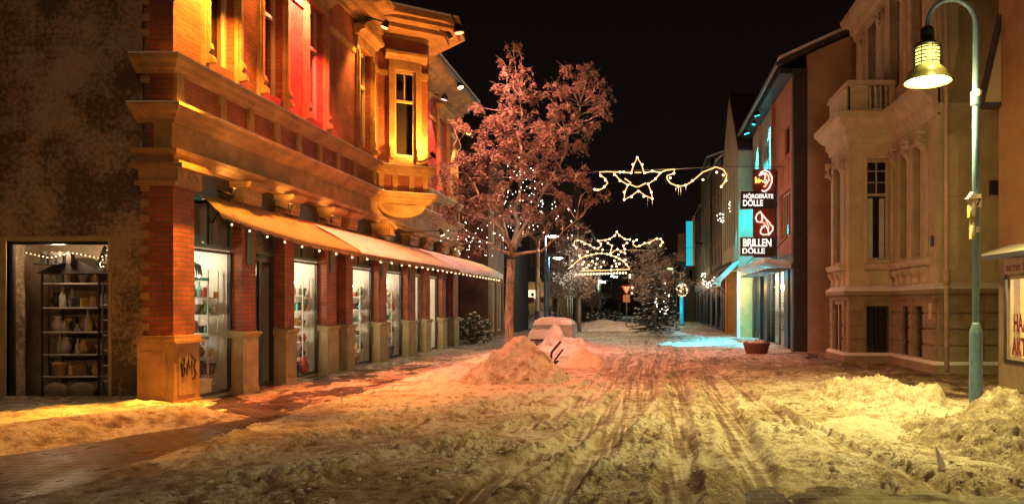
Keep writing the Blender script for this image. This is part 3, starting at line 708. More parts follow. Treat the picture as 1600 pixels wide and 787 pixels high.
# projector that throws orange on the paving at the corner and further on
flood((-6.3, 11.3, 6.4), (-7.6, 10.75, 0), 'small orange floodlight aimed down at the corner pavement', 5200, (1, .38, .03), 34, .95, body=.06, arm=(-7.2, 11.3, 6.6))
flood((-5.55, 20.0, 3.5), (-4.3, 20.6, 0), 'yellow spotlight above the awning aimed at the pavement', 260, (1, .62, .12), 42, .9, body=.05, arm=(-7.2, 20.0, 3.52))
for k_, y_ in enumerate((12.35, 14.3, 16.2)):
    flood((-6.92, y_, 3.5), (-7.05, y_ + .45, 4.3), 'small orange floodlight above the awning, %s from the corner' % ('first', 'second', 'third')[k_], (12, 9, 7)[k_], (1, .46, .10), 160, .9, body=.03, arm=(-7.2, y_, 3.5), estr=3)

# ================================================================== AWNING + STRING LIGHTS
aw = thing('awning', 'long sloping canvas shop awning along the brick facade, lit orange', 'awning', (-7.2, 12, 2.7))
AWm = mat('awning_canvas', (.46, .32, .15), .8, .15, 3, .3, 30)
n = 60; A = []; B = []; 
mbA = MB(); Ya = 12.0; Yb = 28.5
rows_ = []
def aw_edge(y): return (float(np.interp(y, [12, 13, 14, 15, 16, 17, 18], [-7.05, -6.93, -6.70, -6.35, -6.0, -5.8, -5.74])), float(np.interp(y, [12, 13, 14, 15, 16, 17, 18], [3.16, 3.03, 2.90, 2.81, 2.75, 2.72, 2.72])))
for i in range(n + 1):
    t = i / n; y = Ya + (Yb - Ya) * t; sag = .02 * math.sin(i * 2.3)
    ex, ez = aw_edge(y); rows_.append([(-7.22, y, 3.36), (-7.22 + (ex + 7.22) * .35, y, 3.36 + (ez - 3.36) * .35 + sag * .6 - .01), (-7.22 + (ex + 7.22) * .7, y, 3.36 + (ez - 3.36) * .7 + sag * .6), (ex, y, ez + sag * .3), (ex + .08, y, ez - .06), (ex + .10, y, ez - .12)])
vs = [p for r_ in rows_ for p in r_]; m_ = 6
fs = [(i * m_ + j, (i + 1) * m_ + j, (i + 1) * m_ + j + 1, i * m_ + j + 1) for i in range(n) for j in range(m_ - 1)]
mbA.add(vs, fs, True); fab = mbA.build('canvas', AWm, aw, recalc=False)
so_ = fab.modifiers.new('thickness', 'SOLIDIFY'); so_.thickness = .02
va = MB()
for i in range(66):
    a = Ya + (Yb - Ya) * i / 66; b = Ya + (Yb - Ya) * (i + 1) / 66; c = (a + b) / 2
    dz = .11 if a < 24 else .11 + .10 * (a - 24) / 4 * (1 + .6 * random.random())
    (xa_, za_), (xb_, zb_) = aw_edge(a), aw_edge(b); xa_ += .1; xb_ += .1; za_ -= .1; zb_ -= .1; mx_ = lambda t: xa_ + (xb_ - xa_) * t; mz_ = lambda t: za_ + (zb_ - za_) * t
    dz *= float(np.interp(a, [12, 16], [.35, 1]))
    va.prism([Vector((mx_(0), a + .004, mz_(0))), Vector((mx_(0), a + .004, mz_(0) - dz * .6)), Vector((mx_(.2), a + .05, mz_(.2) - dz * .9)), Vector((mx_(.5), c, mz_(.5) - dz)), Vector((mx_(.8), b - .05, mz_(.8) - dz * .9)), Vector((mx_(1), b - .004, mz_(1) - dz * .6)), Vector((mx_(1), b - .004, mz_(1)))], (.015, 0, 0))
va.build('valance', mat('valance_canvas', (.36, .22, .13), .85, .3, 4), aw)
sn = []
nn = 70
for i in range(nn + 1):
    y = 15.5 + (Yb + .1 - 15.5) * i / nn; th = .025 + .10 * ((y - 15.5) / 13) + .02 * random.random()
    ex, ez = aw_edge(y); sn.append([(-7.0, y, 3.27 + th * .4), ((ex - 7.0) / 2, y, (3.27 + ez) / 2 + th * 1.1), (ex, y, ez + th), (-5.58 if y > 18 else ex + .13, y, ez - .06 + th * .6), (ex + .17, y, ez - .1 - (.02 + .08 * random.random()) * (y > 22))])
vs = [p for r_ in sn for p in r_]
s_ = MB().add(vs, [(i * 5 + j, (i + 1) * 5 + j, (i + 1) * 5 + j + 1, i * 5 + j + 1) for i in range(nn) for j in range(4)], True).build('awning_snow', M_snowobj, aw, recalc=False)
for y in (12.1, 15.1, 18.5, 21.8, 25.2, 28.2):
    ex, ez = aw_edge(y); MB().tube([(-7.2, y, 2.95), ((ex - 7.2) / 2, y, (2.95 + ez) / 2 - .1), (ex, y, ez - .04)], .016, 6).build('awning_arm', M_blackmetal, aw)

def light_string(name, label, pts, nb, cat='light string', group=None, r=.022, cord=.006, m=None, drop=.03, cap=100, jit=0, cm=None):
    P = [Vector(p) for p in pts]; t = thing(name, label, cat, tuple(P[0]), group)
    MB().tube(P, cord, 4).build('cord', cm or M_blackmetal, t)
    L = [0]
    for i in range(1, len(P)): L.append(L[-1] + (P[i] - P[i - 1]).length)
    base = MB().ball((0, 0, 0), r, 6, 4).build('bulb', m or M_bulb, t, local=True)
    for k in range(nb):
        s = L[-1] * (k + .5) / nb; i = max(j for j in range(len(L)) if L[j] <= s + 1e-9); i = min(i, len(P) - 2)
        q = P[i].lerp(P[i + 1], (s - L[i]) / max(1e-6, L[i + 1] - L[i])) + Vector((random.uniform(-jit, jit), random.uniform(-jit, jit), -drop + random.uniform(-jit, jit)))
        o = base if k == 0 else base.copy()
        if k: sc.collection.objects.link(o)
        o.location = q - P[0]
    return t
pts = []
for i in range(37):
    y = 12.0 + i * .45; ex, ez = aw_edge(y); pts.append((ex + .14, y, ez - .17 - .03 * (i % 2)))
light_string('light_string', 'long row of warm bulbs hanging under the front edge of the awning', pts, 36, r=.017)
for i, y in enumerate((13.8, 16.0, 19.0, 21.0)):
    pass
for y in (12.5, 16.3, 20.3, 24.5):
    lamp('string_glow', 'POINT', (-6.1, y, 2.35), 9, (1, .60, .28), radius=.15)

# ================================================================== SHOP GOODS
M_c = [mat('good_%s' % n_, c, .4, .15, 8) for n_, c in (('red', (.45, .06, .04)), ('white', (.7, .68, .62)), ('green', (.10, .22, .10)), ('brown', (.22, .12, .06)), ('teal', (.08, .40, .42)), ('black', (.02, .02, .02)), ('silver', (.5, .5, .5)), ('gold', (.55, .36, .10)))]
def jar_p(): return MB().lathe([(.035, 0), (.045, .01), (.045, .10), (.03, .125), (.03, .14), (.033, .14), (.033, .16), (0, .16)], (0, 0, 0), 10)
def bot_p(): return MB().lathe([(.032, 0), (.036, .01), (.036, .13), (.014, .18), (.014, .24), (0, .24)], (0, 0, 0), 10)
def vas_p(): return MB().lathe([(.03, 0), (.06, .06), (.065, .10), (.03, .17), (.045, .20), (.038, .2), (0, .05)], (0, 0, 0), 12)
def box_p(): return MB().box(-.06, .06, -.045, .045, 0, .11).box(-.064, .064, -.049, .049, .11, .135)
def pot_p(): return MB().lathe([(.045, 0), (.07, .12), (.078, .12), (.078, .15), (.066, .15), (.06, .11), (0, .11)], (0, 0, 0), 12)
PROTO = {}
def goods_proto(kind, mi):
    k = (kind, mi)
    if k not in PROTO:
        f = {'jar': jar_p, 'bottle': bot_p, 'vase': vas_p, 'gift_box': box_p, 'flower_pot': pot_p}[kind]
        mb = f(); me_o = mb.build(kind, M_c[mi]); PROTO[k] = me_o.data; bpy.data.objects.remove(me_o)
    return PROTO[k]
KL = {'jar': 'lidded jar', 'bottle': 'slim bottle', 'vase': 'round vase', 'gift_box': 'small gift box', 'flower_pot': 'little pot'}
CN = ['red', 'white', 'green', 'brown', 'teal', 'black', 'silver', 'gold']
def good(kind, mi, loc, where, sc_=1.0):
    o = bpy.data.objects.new(kind, goods_proto(kind, mi)); sc.collection.objects.link(o); o.location = loc; o.scale = (sc_,) * 3
    o.rotation_euler.z = random.uniform(0, 3)
    return tag(o, '%s %s on the shelves in %s' % (CN[mi], KL[kind], where), kind.replace('_', ' '), '%s %ss in %s' % (CN[mi], KL[kind], where))
def rack(x0, x1, y0, y1, zs, label, m=M_blackmetal, ms=None, top=None):
    t = thing('display_rack', label, 'shelf', ((x0 + x1) / 2, (y0 + y1) / 2, .05))
    for x in (x0, x1 - .02):
        for y in (y0, y1 - .02): MB().box(x, x + .02, y, y + .02, .05, top or zs[-1] + .3).build('upright', m, t)
    for z in zs: MB().box(x0 + .003, x1 - .003, y0 + .003, y1 - .003, z - .02, z).build('shelf', ms or m, t)
    return t
kinds = ['jar', 'bottle', 'vase', 'gift_box', 'flower_pot']
M_gsh = mat('shelf_white', (.6, .6, .58), .4, .1)
for si, (a, b, lab, on) in enumerate(SW):
    # spots lamp in niche
    lamp('niche_light', 'POINT', (-8.0, (a + b) / 2, 2.40), (26, 34, 38, 36, 20, 24)[si], (1, .82, .55), radius=.12)
    lamp('niche_light', 'POINT', (-8.3, (a + b) / 2 - .1, 1.2), (16, 24, 26, 26, 16, 18)[si], (1, .82, .55), radius=.15)  # hidden fill added behind the goods to brighten the lower window
    if not lab: 
        continue
    zs = [.42, .78, 1.12, 1.46, 1.80] if si else [.36, .68, 1.10, 1.42, 1.72]
    x0, x1 = -8.04, (-7.60 if si == 0 else -7.56); y1 = b - .02; y0 = b - .34
    rack(x0, x1, y0, y1, zs, 'narrow white shelf rack filled with small goods in ' + lab, M_gsh, M_gsh, 2.2)
    for z in zs:
        x = x0 + .06
        while x < x1 - .03:
            k = random.choice(kinds); good(k, random.choice([0, 2, 3, 4, 5, 6, 7, 5, 3]), (x, y0 + random.uniform(.06, .24), z + .001), lab, random.uniform(.8, 1.35)); x += random.uniform(.08, .115)
    for k in range(9):
        good(random.choice(['gift_box', 'flower_pot', 'vase']), random.choice([1, 3, 5, 0, 6]), (-7.54 - random.uniform(0, .32), a + .15 + k * (b - a - .3) / 9, .051), lab, random.uniform(1.2, 2.3))
for z, lb in ((2.0, 'upper'), (1.0, 'lower')):
    tag(MB().box(-8.38, -7.52, 12.3, 12.66, z, z + .05).build('counter_shelf', M_teal), lb + ' bright turquoise glass shelf in the first shop window from the corner', 'shelf')
for si, (a, b, lab, on) in enumerate(SW[:4]):
    for k in range(3):
        y = a + .25 + k * (b - a - .5) / 2.2; z = (1.3, .9, 1.7)[k] - .1 * si
        c = MB().fbox(FG, y, y + (.13, .1, .16)[k], -.16, -.155, z, z + (.19, .14, .12)[k])
        tag(c.build('price_card', M_c[(1, 0, 7, 4)[(k + si) % 4]]), ('tall', 'small', 'broad')[k] + ' card hanging inside ' + lab, 'card')
# hanging sign block
hs = thing('hanging_decoration', 'dark bundle of feathery decoration hanging high in the corner shop window', 'decoration', (-7.75, 12.5, 2.5))
MB().tube([(-7.75, 12.5, 2.5), (-7.75, 12.5, 2.35)], .006, 4).build('cord', M_blackmetal, hs)
q = MB()
for k in range(14):
    a = k * .45; q.tube([(-7.75, 12.5, 2.35), (-7.75 + .16 * math.cos(a), 12.5 + .1 * math.sin(a), 2.25), (-7.75 + .2 * math.cos(a), 12.5 + .12 * math.sin(a), 2.07)], [.02, .02, .004], 5)
q.build('feather_bundle', M_gframe, hs)
# small pendant lamps in the windows
for si, (a, b, lab, on) in enumerate(SW[:4]):
    for k, y in enumerate((a + .35, b - .35)):
        t = thing('pendant_lamp', ('near' if k == 0 else 'far') + ' tiny halogen lamp hanging in ' + lab, 'lamp', (-7.75, y, 2.5))
        MB().tube([(-7.75, y, 2.53), (-7.75, y, 2.1)], .006, 4).build('cord', M_zinc, t)
        MB().ball((-7.75, y, 2.08), .026, 8, 5).build('bulb', M_bulbw, t)

# end wall display
lab = 'the plaster end wall window'
rk = rack(-9.95, -9.0, 12.1, 12.55, [.42, .78, 1.15, 1.55, 1.95], 'dark shelf cabinet filled with crockery in ' + lab, M_blackmetal, M_gsh, 2.1)
MB().prism([Vector((-10.0, 12.05, 2.1)), Vector((-9.45, 12.05, 2.38)), Vector((-8.85, 12.05, 2.1))], (0, .5, 0)).build('gable_top', M_dframe, rk)
for z in (.42, .78, 1.15, 1.55, 1.95):
    x = -9.88
    while x < -9.06:
        good(random.choice(kinds), random.choice([3, 6, 1, 3, 5, 7]), (x, 12.2 + random.uniform(0, .2), z + .001), lab, random.uniform(.9, 1.6)); x += random.uniform(.07, .12)
light_string('light_string', 'string of small warm lights along the top of the plaster end wall window', [(-10.1, 11.95, 2.45), (-9.7, 11.95, 2.36), (-9.3, 11.95, 2.44), (-8.9, 11.95, 2.36), (-8.6, 11.95, 2.45)], 22, r=.008, drop=.01)
rack(-8.95, -8.62, 12.1, 12.5, [.35, .6, .85, 1.1, 1.35, 1.6], 'narrow wire rack at the right of ' + lab, M_zinc, M_gsh, 1.9)
for z in (.35, .6, .85, 1.1, 1.35, 1.6):
    for x in (-8.86, -8.72): good(random.choice(kinds), random.choice([6, 1, 6, 5]), (x, 12.28, z + .001), lab, random.uniform(.7, 1))
bk = thing('sack', 'pair of pale printed sacks on the floor of ' + lab, 'sack', (-9.4, 12.0, .05))
for x in (-9.62, -9.2):
    MB().ball((x, 12.0, .18), .21, 14, 10, (1, .4, .72)).build('bag_body', mat('sack_cloth', (.2, .16, .12), .9, .3, 10, .4, 30), bk)
xt = thing('christmas_tree', 'small Christmas tree with warm lights on the cabinet in the end wall window', 'christmas tree', (-9.0, 12.3, 2.12))
q = MB()
for k in range(260):
    t = random.random(); r_ = .16 * (1 - t) + .01; a = random.uniform(0, 6.28); c = Vector((-9.0 + r_ * math.cos(a) * .9, 12.3 + r_ * math.sin(a) * .6, 2.14 + t * .42))
    d = Vector((math.cos(a), math.sin(a), .2)) * .05; e_ = Vector((0, 0, .02))
    q.add([c, c + d + e_, c + d * .9 - e_], [(0, 1, 2)])
q.build('foliage', mat('fir_dark', (.03, .06, .03), .9), xt); MB().tube([(-9.0, 12.3, 2.12), (-9.0, 12.3, 2.5)], .012, 5).build('trunk', M_bark, xt)
for k in range(18):
    t = random.random(); a = random.uniform(3.3, 6.1); r_ = .17 * (1 - t) + .01
    MB().ball((-9.0 + r_ * math.cos(a), 12.3 + r_ * math.sin(a) * .6, 2.14 + t * .40), .008, 5, 4).build('bulb', M_bulb, xt)
for k in range(4):
    x = -9.82 + .14 * k
    ln = thing('lantern', 'dark lantern, one of four in a row in ' + lab, 'lantern', (x, 12.0, 2.3), 'four lanterns in the end wall window')
    MB().box(x - .04, x + .04, 11.97, 12.05, 2.26, 2.4).build('lantern_body', M_dframe, ln)
    MB().prism([Vector((x - .05, 11.96, 2.4)), Vector((x + .05, 11.96, 2.4)), Vector((x, 11.96, 2.46))], (0, .1, 0)).build('lantern_roof', M_dframe, ln)
MB().box(-9.95, -9.55, 11.95, 12.1, 2.24, 2.26).build('shelf', M_dframe, rk)
lamp('display_glow', 'POINT', (-9.5, 11.88, 2.5), 42, (1, .66, .36), radius=.1)

# ================================================================== HANGING FLOODLIGHTS over the street
flood((-4.08, 16.0, 7.52), (-2.6, 16.8, 0), 'round reddish lamp hanging in the air right of the oriel eave', 2700, (1, .20, .075), 124, .95, body=.10, arm=(-4.9, 17.9, 8.95), radius=.1, estr=5)
flood((-6.3, 24.9, 8.95), (-4.3, 24.0, 4.5), 'small pinkish floodlight on the far gutter aimed at the tree', 1500, (1, .26, .15), 80, .7, arm=(-6.42, 24.9, 9.2))
flood((-5.25, 19.7, 8.75), (-3.6, 23.2, 6.0), 'pinkish floodlight under the oriel eave aimed at the tree crown', 2100, (1, .35, .23), 110, .8, body=.06, arm=(-5.6, 19.9, 9.0), estr=5)
tag(MB().tube([(-5.2, 19.9, 9.1), (-4.6, 17.6, 8.3), (-4.08, 16.0, 7.66)], .012, 5).build('cable', M_blackmetal), 'thin black cable from the oriel eave to the hanging reddish lamp', 'cable')

# ================================================================== STREET LAMP (right)
def street_lamp(x, y, label, power, col, group=None, on=True, dirx=-1, cone=140, bl=.7):
    t = thing('street_lamp', label, 'street lamp', (x, y, 0), group)
    MB().lathe([(.105, 0), (.108, .02), (.092, .06), (.088, 1.18), (.076, 1.24), (.056, 1.30), (.052, 1.34)], (x, y, 0), 20).build('base_sleeve', M_lampgreen, t)
    P = [(x, y, 1.30), (x, y, 4.6), (x, y, 5.55)]
    for k in range(1, 13):
        a = math.pi * k / 12; P.append((x + dirx * .345 * (1 - math.cos(a)), y, 5.58 + .36 * math.sin(a)))
    hx = x + dirx * .69; P.append((hx, y, 5.50))
    MB().tube(P, [.050] * 2 + [.044] + [.034] * (len(P) - 3), 14).build('pole', M_lampgreen, t)
    MB().lathe([(.062, 4.42), (.075, 4.44), (.075, 4.62), (.062, 4.64)], (x, y, 0), 16).build('pole_collar', M_lampgreen, t)
    MB().lathe([(.045, 5.56), (.085, 5.53), (.095, 5.42), (.095, 5.34), (.11, 5.335), (.19, 5.29), (.20, 5.26), (.0, 5.255)], (hx, y, 0), 20).build('cap', M_blackmetal, t)
    cg = MB()
    for z in (5.22, 5.17, 5.12, 5.07, 5.02): cg.tube([(hx + .19 * math.cos(k * math.pi / 10), y + .19 * math.sin(k * math.pi / 10), z) for k in range(21)], .009, 5)
    for k in range(8):
        a = k * math.pi / 4 - math.pi / 2; cg.tube([(hx + .19 * math.cos(a), y + .19 * math.sin(a), z) for z in (4.99, 5.26)], .007, 5)
    cg.build('cage', M_blackmetal, t)
    MB().lathe([(.155, 5.0), (.16, 5.02), (.16, 5.25), (.155, 5.253)], (hx, y, 0), 18).build('glass_cylinder', emis('lamp_cyl_%s' % on, (1, .84, .20), 1.5 if on else .3), t)
    sh = MB(); pr = [(.18, 4.99), (.20, 4.965), (.255, 4.91), (.30, 4.84), (.317, 4.78), (.33, 4.775), (.33, 4.755), (.307, 4.765), (.288, 4.83), (.24, 4.89), (.17, 4.945), (.165, 4.98)]
    sh.lathe(pr, (hx, y, 0), 28); sh.build('lamp_shade', mat('shade_paint', (.34, .33, .16), .4, .2), t)
    MB().lathe([(.02, 4.93), (.18, 4.91), (.25, 4.80), (.26, 4.775), (.11, 4.77), (.09, 4.72), (.0, 4.70)], (hx, y, 0), 20).build('bulb', emis('lamp_bulb', (1, .90, .42), 26), t)
    for k in range(9):
        a = k * .7; 
    if cone > 170: lamp('lamp_light', 'POINT', (hx, y, 4.64), power, col, radius=.12)
    else: lamp('lamp_light', 'SPOT', (hx, y, 4.66), power, col, (hx, y, 0), cone, bl, .12)
    return t
sl = street_lamp(4.70, 10.5, 'tall blue green street lamp with an arched neck and bell shade on the right footway', 1250, (1, .80, .20))
lamp('lamp_glow', 'POINT', (4.01, 10.2, 4.62), 230, (1, .64, .20), radius=.15)
lamp('lamp_glow', 'POINT', (4.01, 10.22, 5.12), 10, (1, .80, .20), radius=.05)
MB().ball((4.70, 10.44, 4.60), .07, 8, 6, (.9, .8, .8)).build('collar_snow', M_snowobj, sl)
MB().fbox(Frame((4.70, 10.5), (1, 0), (0, -1)), -.02, .03, .062, .07, 2.62, 2.70).build('sticker', M_white, sl)
MB().text('7', Frame((4.70, 10.5), (1, 0), (0, -1)), -.03, .064, 3.0, .14, .002, bold=.004).build('sticker', M_blackmetal, sl)
MB().fbox(Frame((4.70, 10.5), (1, 0), (0, -1)), -.04, .05, .056, .0625, 2.98, 3.16).build('sticker', M_white, sl)
sg = thing('sign_box', 'narrow snow covered sign fixed to the street lamp pole', 'sign', (4.62, 10.42, 2.7))
MB().box(4.54, 4.63, 10.33, 10.42, 2.82, 3.08).box(4.57, 4.62, 10.34, 10.42, 2.52, 2.81).build('sign_panel', mat('worn_yellow', (.45, .38, .16), .8, .5, 30), sg)
MB().prism([Vector((4.51, 10.31, 3.08)), Vector((4.66, 10.31, 3.08)), Vector((4.585, 10.31, 3.18))], (0, .12, 0)).ball((4.585, 10.33, 2.95), .05, 8, 6, (.8, .35, 2.2)).ball((4.595, 10.34, 2.65), .035, 8, 6, (.7, .35, 2.8)).build('sign_snow', M_snowobj, sg)
# unseen street lamps added behind the viewer as fill for snow and fronts
street_lamp(-4.6, -10.0, 'unseen fill lamp added behind the viewer on the left, modelled as a street lamp', 480, (1, .56, .28), dirx=1, cone=174, bl=.1)
street_lamp(4.7, -9, 'unseen fill lamp added behind the viewer on the right, modelled as a street lamp', 1500, (1, .60, .32), cone=174, bl=.1)

# ================================================================== TREE GENERATOR
def leaf_cloud(mb, c, r, n, size, d=None, flat=.55, snow=None, rs=None):
    rs = rs or random
    for _ in range(n):
        u = Vector((rs.gauss(0, 1), rs.gauss(0, 1), rs.gauss(0, 1)))
        u = u.normalized() * (rs.random() ** .45) * r; u.z *= flat
        if d is not None:
            k = u.dot(d); u += d * k * .6; u.z -= .10 * (u.length / r) ** 2
        p = c + u; s = size * rs.uniform(.6, 1.35)
        a = Vector((rs.uniform(-1, 1), rs.uniform(-1, 1), rs.uniform(-.5, .5))).normalized()
        b = a.cross(Vector((rs.uniform(-1, 1), rs.uniform(-1, 1), rs.uniform(-1, 1)))).normalized()
        q = snow if (snow is not None and rs.random() < .28) else mb
        if q is snow: b = a.cross(Vector((0, 0, 1))).normalized(); s *= 1.1
        q.add([p - a * s * .5, p + b * s * .34, p + a * s * .55, p - b * s * .34], [(0, 1, 2, 3)])
M_leaf = mat('withered_snowy_leaf', (.46, .27, .20), .8, .4, 2.6, col2=(.17, .07, .05))
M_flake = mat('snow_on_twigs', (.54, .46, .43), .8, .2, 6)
def branchy(mb, p0, p1, r0, r1, rs, wob=.12, seg=5, n=5):
    pts = []
    for i in range(n + 1):
        t = i / n; q = p0.lerp(p1, t)
        if 0 < i < n: q = q + Vector((rs.uniform(-1, 1), rs.uniform(-1, 1), rs.uniform(-.3, 1))) * wob * (p1 - p0).length * .35
        pts.append(q)
    mb.tube(pts, [r0 + (r1 - r0) * i / n for i in range(n + 1)], seg); return pts

TY = 23.0
tree = thing('broadleaf_tree', 'big street tree with snow dusted withered leaves lit pink, left of the road', 'tree', (at(797, 500, TY).x, TY, 0))
rs = random.Random(5)
tb = at(797, 552, TY); tb.z = -.1; fk = at(800, 400, TY)
tk = MB(); tk.tube([tb, tb + Vector((0, 0, .25)), at(795, 500, TY), at(797, 440, TY), at(799, 405, TY)], [.22, .155, .135, .125, .125], 14)
mains = {}
def limb(name, px, py, dy, frm, r0, r1):
    e = at(px, py, TY); e.y += dy; pts = branchy(tk, frm, e, r0, r1, rs, .10, 8, 6); mains[name] = pts; return e
top = limb('c', 815, 260, .1, fk, .095, .055); limb('c2', 812, 160, .1, top, .055, .02)
Lm = limb('l', 745, 290, -.4, fk, .06, .03); limb('r', 872, 255, .3, fk, .07, .035); limb('r2', 905, 160, .4, mains['r'][-1], .04, .02)
limb('lr', 850, 395, -.6, fk, .06, .025); limb('lr2', 905, 350, -.9, mains['lr'][-1], .035, .015); limb('ll', 745, 372, .6, fk, .06, .025); limb('b', 830, 320, 1.2, fk, .07, .03); limb('f', 790, 320, -1.2, fk, .07, .03)
limb('l2', 715, 255, -.2, Lm, .035, .015)
allp = [p for v in mains.values() for p in v]
CL = [(805, 76, .18), (945, 152, .24), (938, 130, .18), (920, 112, .22), (948, 168, .18), (805, 88, .26), (797, 108, .32), (818, 112, .30), (800, 140, .42), (825, 150, .40), (812, 178, .45), (785, 185, .38), (902, 108, .30), (888, 128, .36), (914, 138, .34), (880, 158, .42), (925, 160, .36), (938, 178, .26), (905, 190, .42), (868, 190, .42), (932, 205, .30), (848, 205, .42),
      (742, 178, .32), (722, 190, .24), (765, 190, .38), (745, 205, .34), (790, 215, .45), (820, 222, .5), (758, 235, .46), (728, 248, .36), (700, 262, .32), (880, 225, .42), (855, 240, .48), (905, 222, .32), (790, 250, .5), (825, 262, .5),
      (690, 282, .28), (722, 285, .4), (755, 275, .46), (870, 268, .45), (900, 272, .36), (918, 292, .30), (845, 290, .48), (800, 300, .46), (770, 318, .42), (735, 320, .42), (705, 335, .34), (690, 352, .28), (720, 365, .34), (752, 350, .40), (748, 388, .28), (785, 345, .34), (712, 392, .26), (775, 378, .26),
      (880, 315, .40), (912, 322, .32), (935, 300, .24), (850, 335, .38), (820, 330, .38), (885, 350, .28), (860, 368, .24), (905, 365, .18), (835, 365, .26)]
lf = MB(); sf = MB(); br_ = MB()
for px, py, r_ in CL:
    low = sst(300, 400, np.array(float(py)))
    for dy in ((-.7, .3) if r_ > .33 else (-.2,)):
        c = at(px + rs.uniform(-10, 10), py + rs.uniform(-8, 8), TY); c.y += dy * rs.uniform(.7, 1.3)
        near = min(allp, key=lambda q_: (q_ - c).length + max(0, q_.z - c.z) * .8)
        pts = branchy(br_, near, c, .026, .009, rs, .16, 4, 5)
        d = (c - near).normalized() if (c - near).length > .1 else Vector((0, 0, 1))
        for k in range(7):
            e = c + Vector((rs.uniform(-1, 1), rs.uniform(-1, 1), rs.uniform(-.6, .9))) * r_ * .95
            br_.tube([c - d * .1, c.lerp(e, .5) + Vector((0, 0, .04)), e], [.012, .009, .005], 3, caps=False)
            for _k in range(3):
                e4 = e + Vector((rs.uniform(-1, 1), rs.uniform(-1, 1), rs.uniform(-.7, .7))) * r_ * .45; br_.tube([c.lerp(e, .6), e4], [.007, .003], 3, caps=False)
            leaf_cloud(lf, c.lerp(e, .8), r_ * .30, int((52 if low < .5 else 24) * (r_ / .35) ** 1.2), .060 if low < .5 else .046, (e - c).normalized(), .6, sf, rs)
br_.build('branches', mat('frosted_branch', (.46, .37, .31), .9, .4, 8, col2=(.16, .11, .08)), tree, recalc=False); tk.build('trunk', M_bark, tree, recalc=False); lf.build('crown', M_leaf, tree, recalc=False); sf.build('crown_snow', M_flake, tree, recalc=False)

def fairy(label, cx, cy, rx, ry, Y, n, parent_name='fairy_lights', m=None, r=.016, depth=1.0, seed=1):
    rr = random.Random(seed); t = thing(parent_name, label, 'fairy lights', tuple(at(cx, cy, Y)))
    base = MB().ball((0, 0, 0), r, 5, 4).build('bulb', m or M_bulbw, t, local=True); L0 = t.location.copy(); P = []
    for k in range(n):
        while 1:
            a, b = rr.uniform(-1, 1), rr.uniform(-1, 1)
            if a * a + b * b < 1: break
        p = at(cx + a * rx, cy + b * ry, Y); p.y += rr.uniform(-1, 1) * depth; P.append(p)
        o = base if k == 0 else base.copy()
        if k: sc.collection.objects.link(o)
        o.location = p - L0
    P.sort(key=lambda p: p.z); cdm = MB()
    for i in range(len(P) - 1): cdm.tube([P[i], P[i + 1]], .003, 3, caps=False)
    cdm.build('cord', M_blackmetal, t)
    return t
fairy('thick cluster of white fairy lights wound round the middle limbs of the big tree', 815, 310, 34, 58, TY, 80, seed=2, depth=.7, r=.013)
fairy('white fairy lights scattered through the lower left branches of the big tree', 745, 372, 52, 30, TY, 48, seed=3, depth=.7, r=.013)
fairy('white fairy lights in the lower right branches of the big tree', 868, 345, 36, 34, TY, 26, seed=4, depth=.7, r=.013)
lamp('fairy_glow', 'POINT', at(800, 350, TY - .6), 14, (1, .80, .70), radius=.5)

# bush and background trees
def bush(name, label, c, r, n, size, flat, m1, m2, seed, cat='bush', group=None, h0=.3):
    rr = random.Random(seed); t = thing(name, label, cat, (c[0], c[1], 0), group); a = MB(); b = MB(); s = MB()
    for k in range(n):
        u = Vector((rr.uniform(-1, 1), rr.uniform(-1, 1), rr.uniform(0, 1)))
        if u.length > 1: u.normalize()
        p = Vector(c) + Vector((u.x * r, u.y * r, u.z * r * flat))
        s.tube([Vector((c[0], c[1], 0)), (Vector((c[0], c[1], 0)) + p) / 2 + Vector((0, 0, .1)), p], [.015, .01, .004], 3, caps=False)
        leaf_cloud(a, p, r * .28, 16, size, None, .8, None, rr)
        b.ball(p + Vector((0, 0, size * .3)), size * rr.uniform(.5, 1.0), 6, 4, (1.2, 1.2, .6))
    a.build('foliage', m1, t, recalc=False); b.build('foliage_snow', m2, t, recalc=False); s.build('stems', M_bark, t, recalc=False); return t
M_dleaf = mat('dark_evergreen', (.05, .06, .045), .8, .4, 6)
bush('shrub', 'snow laden round shrub at the far corner of the brick building', (at(738, 500, 29).x, 29.3, .15), .72, 90, .085, 1.55, M_dleaf, M_snowobj, 3)

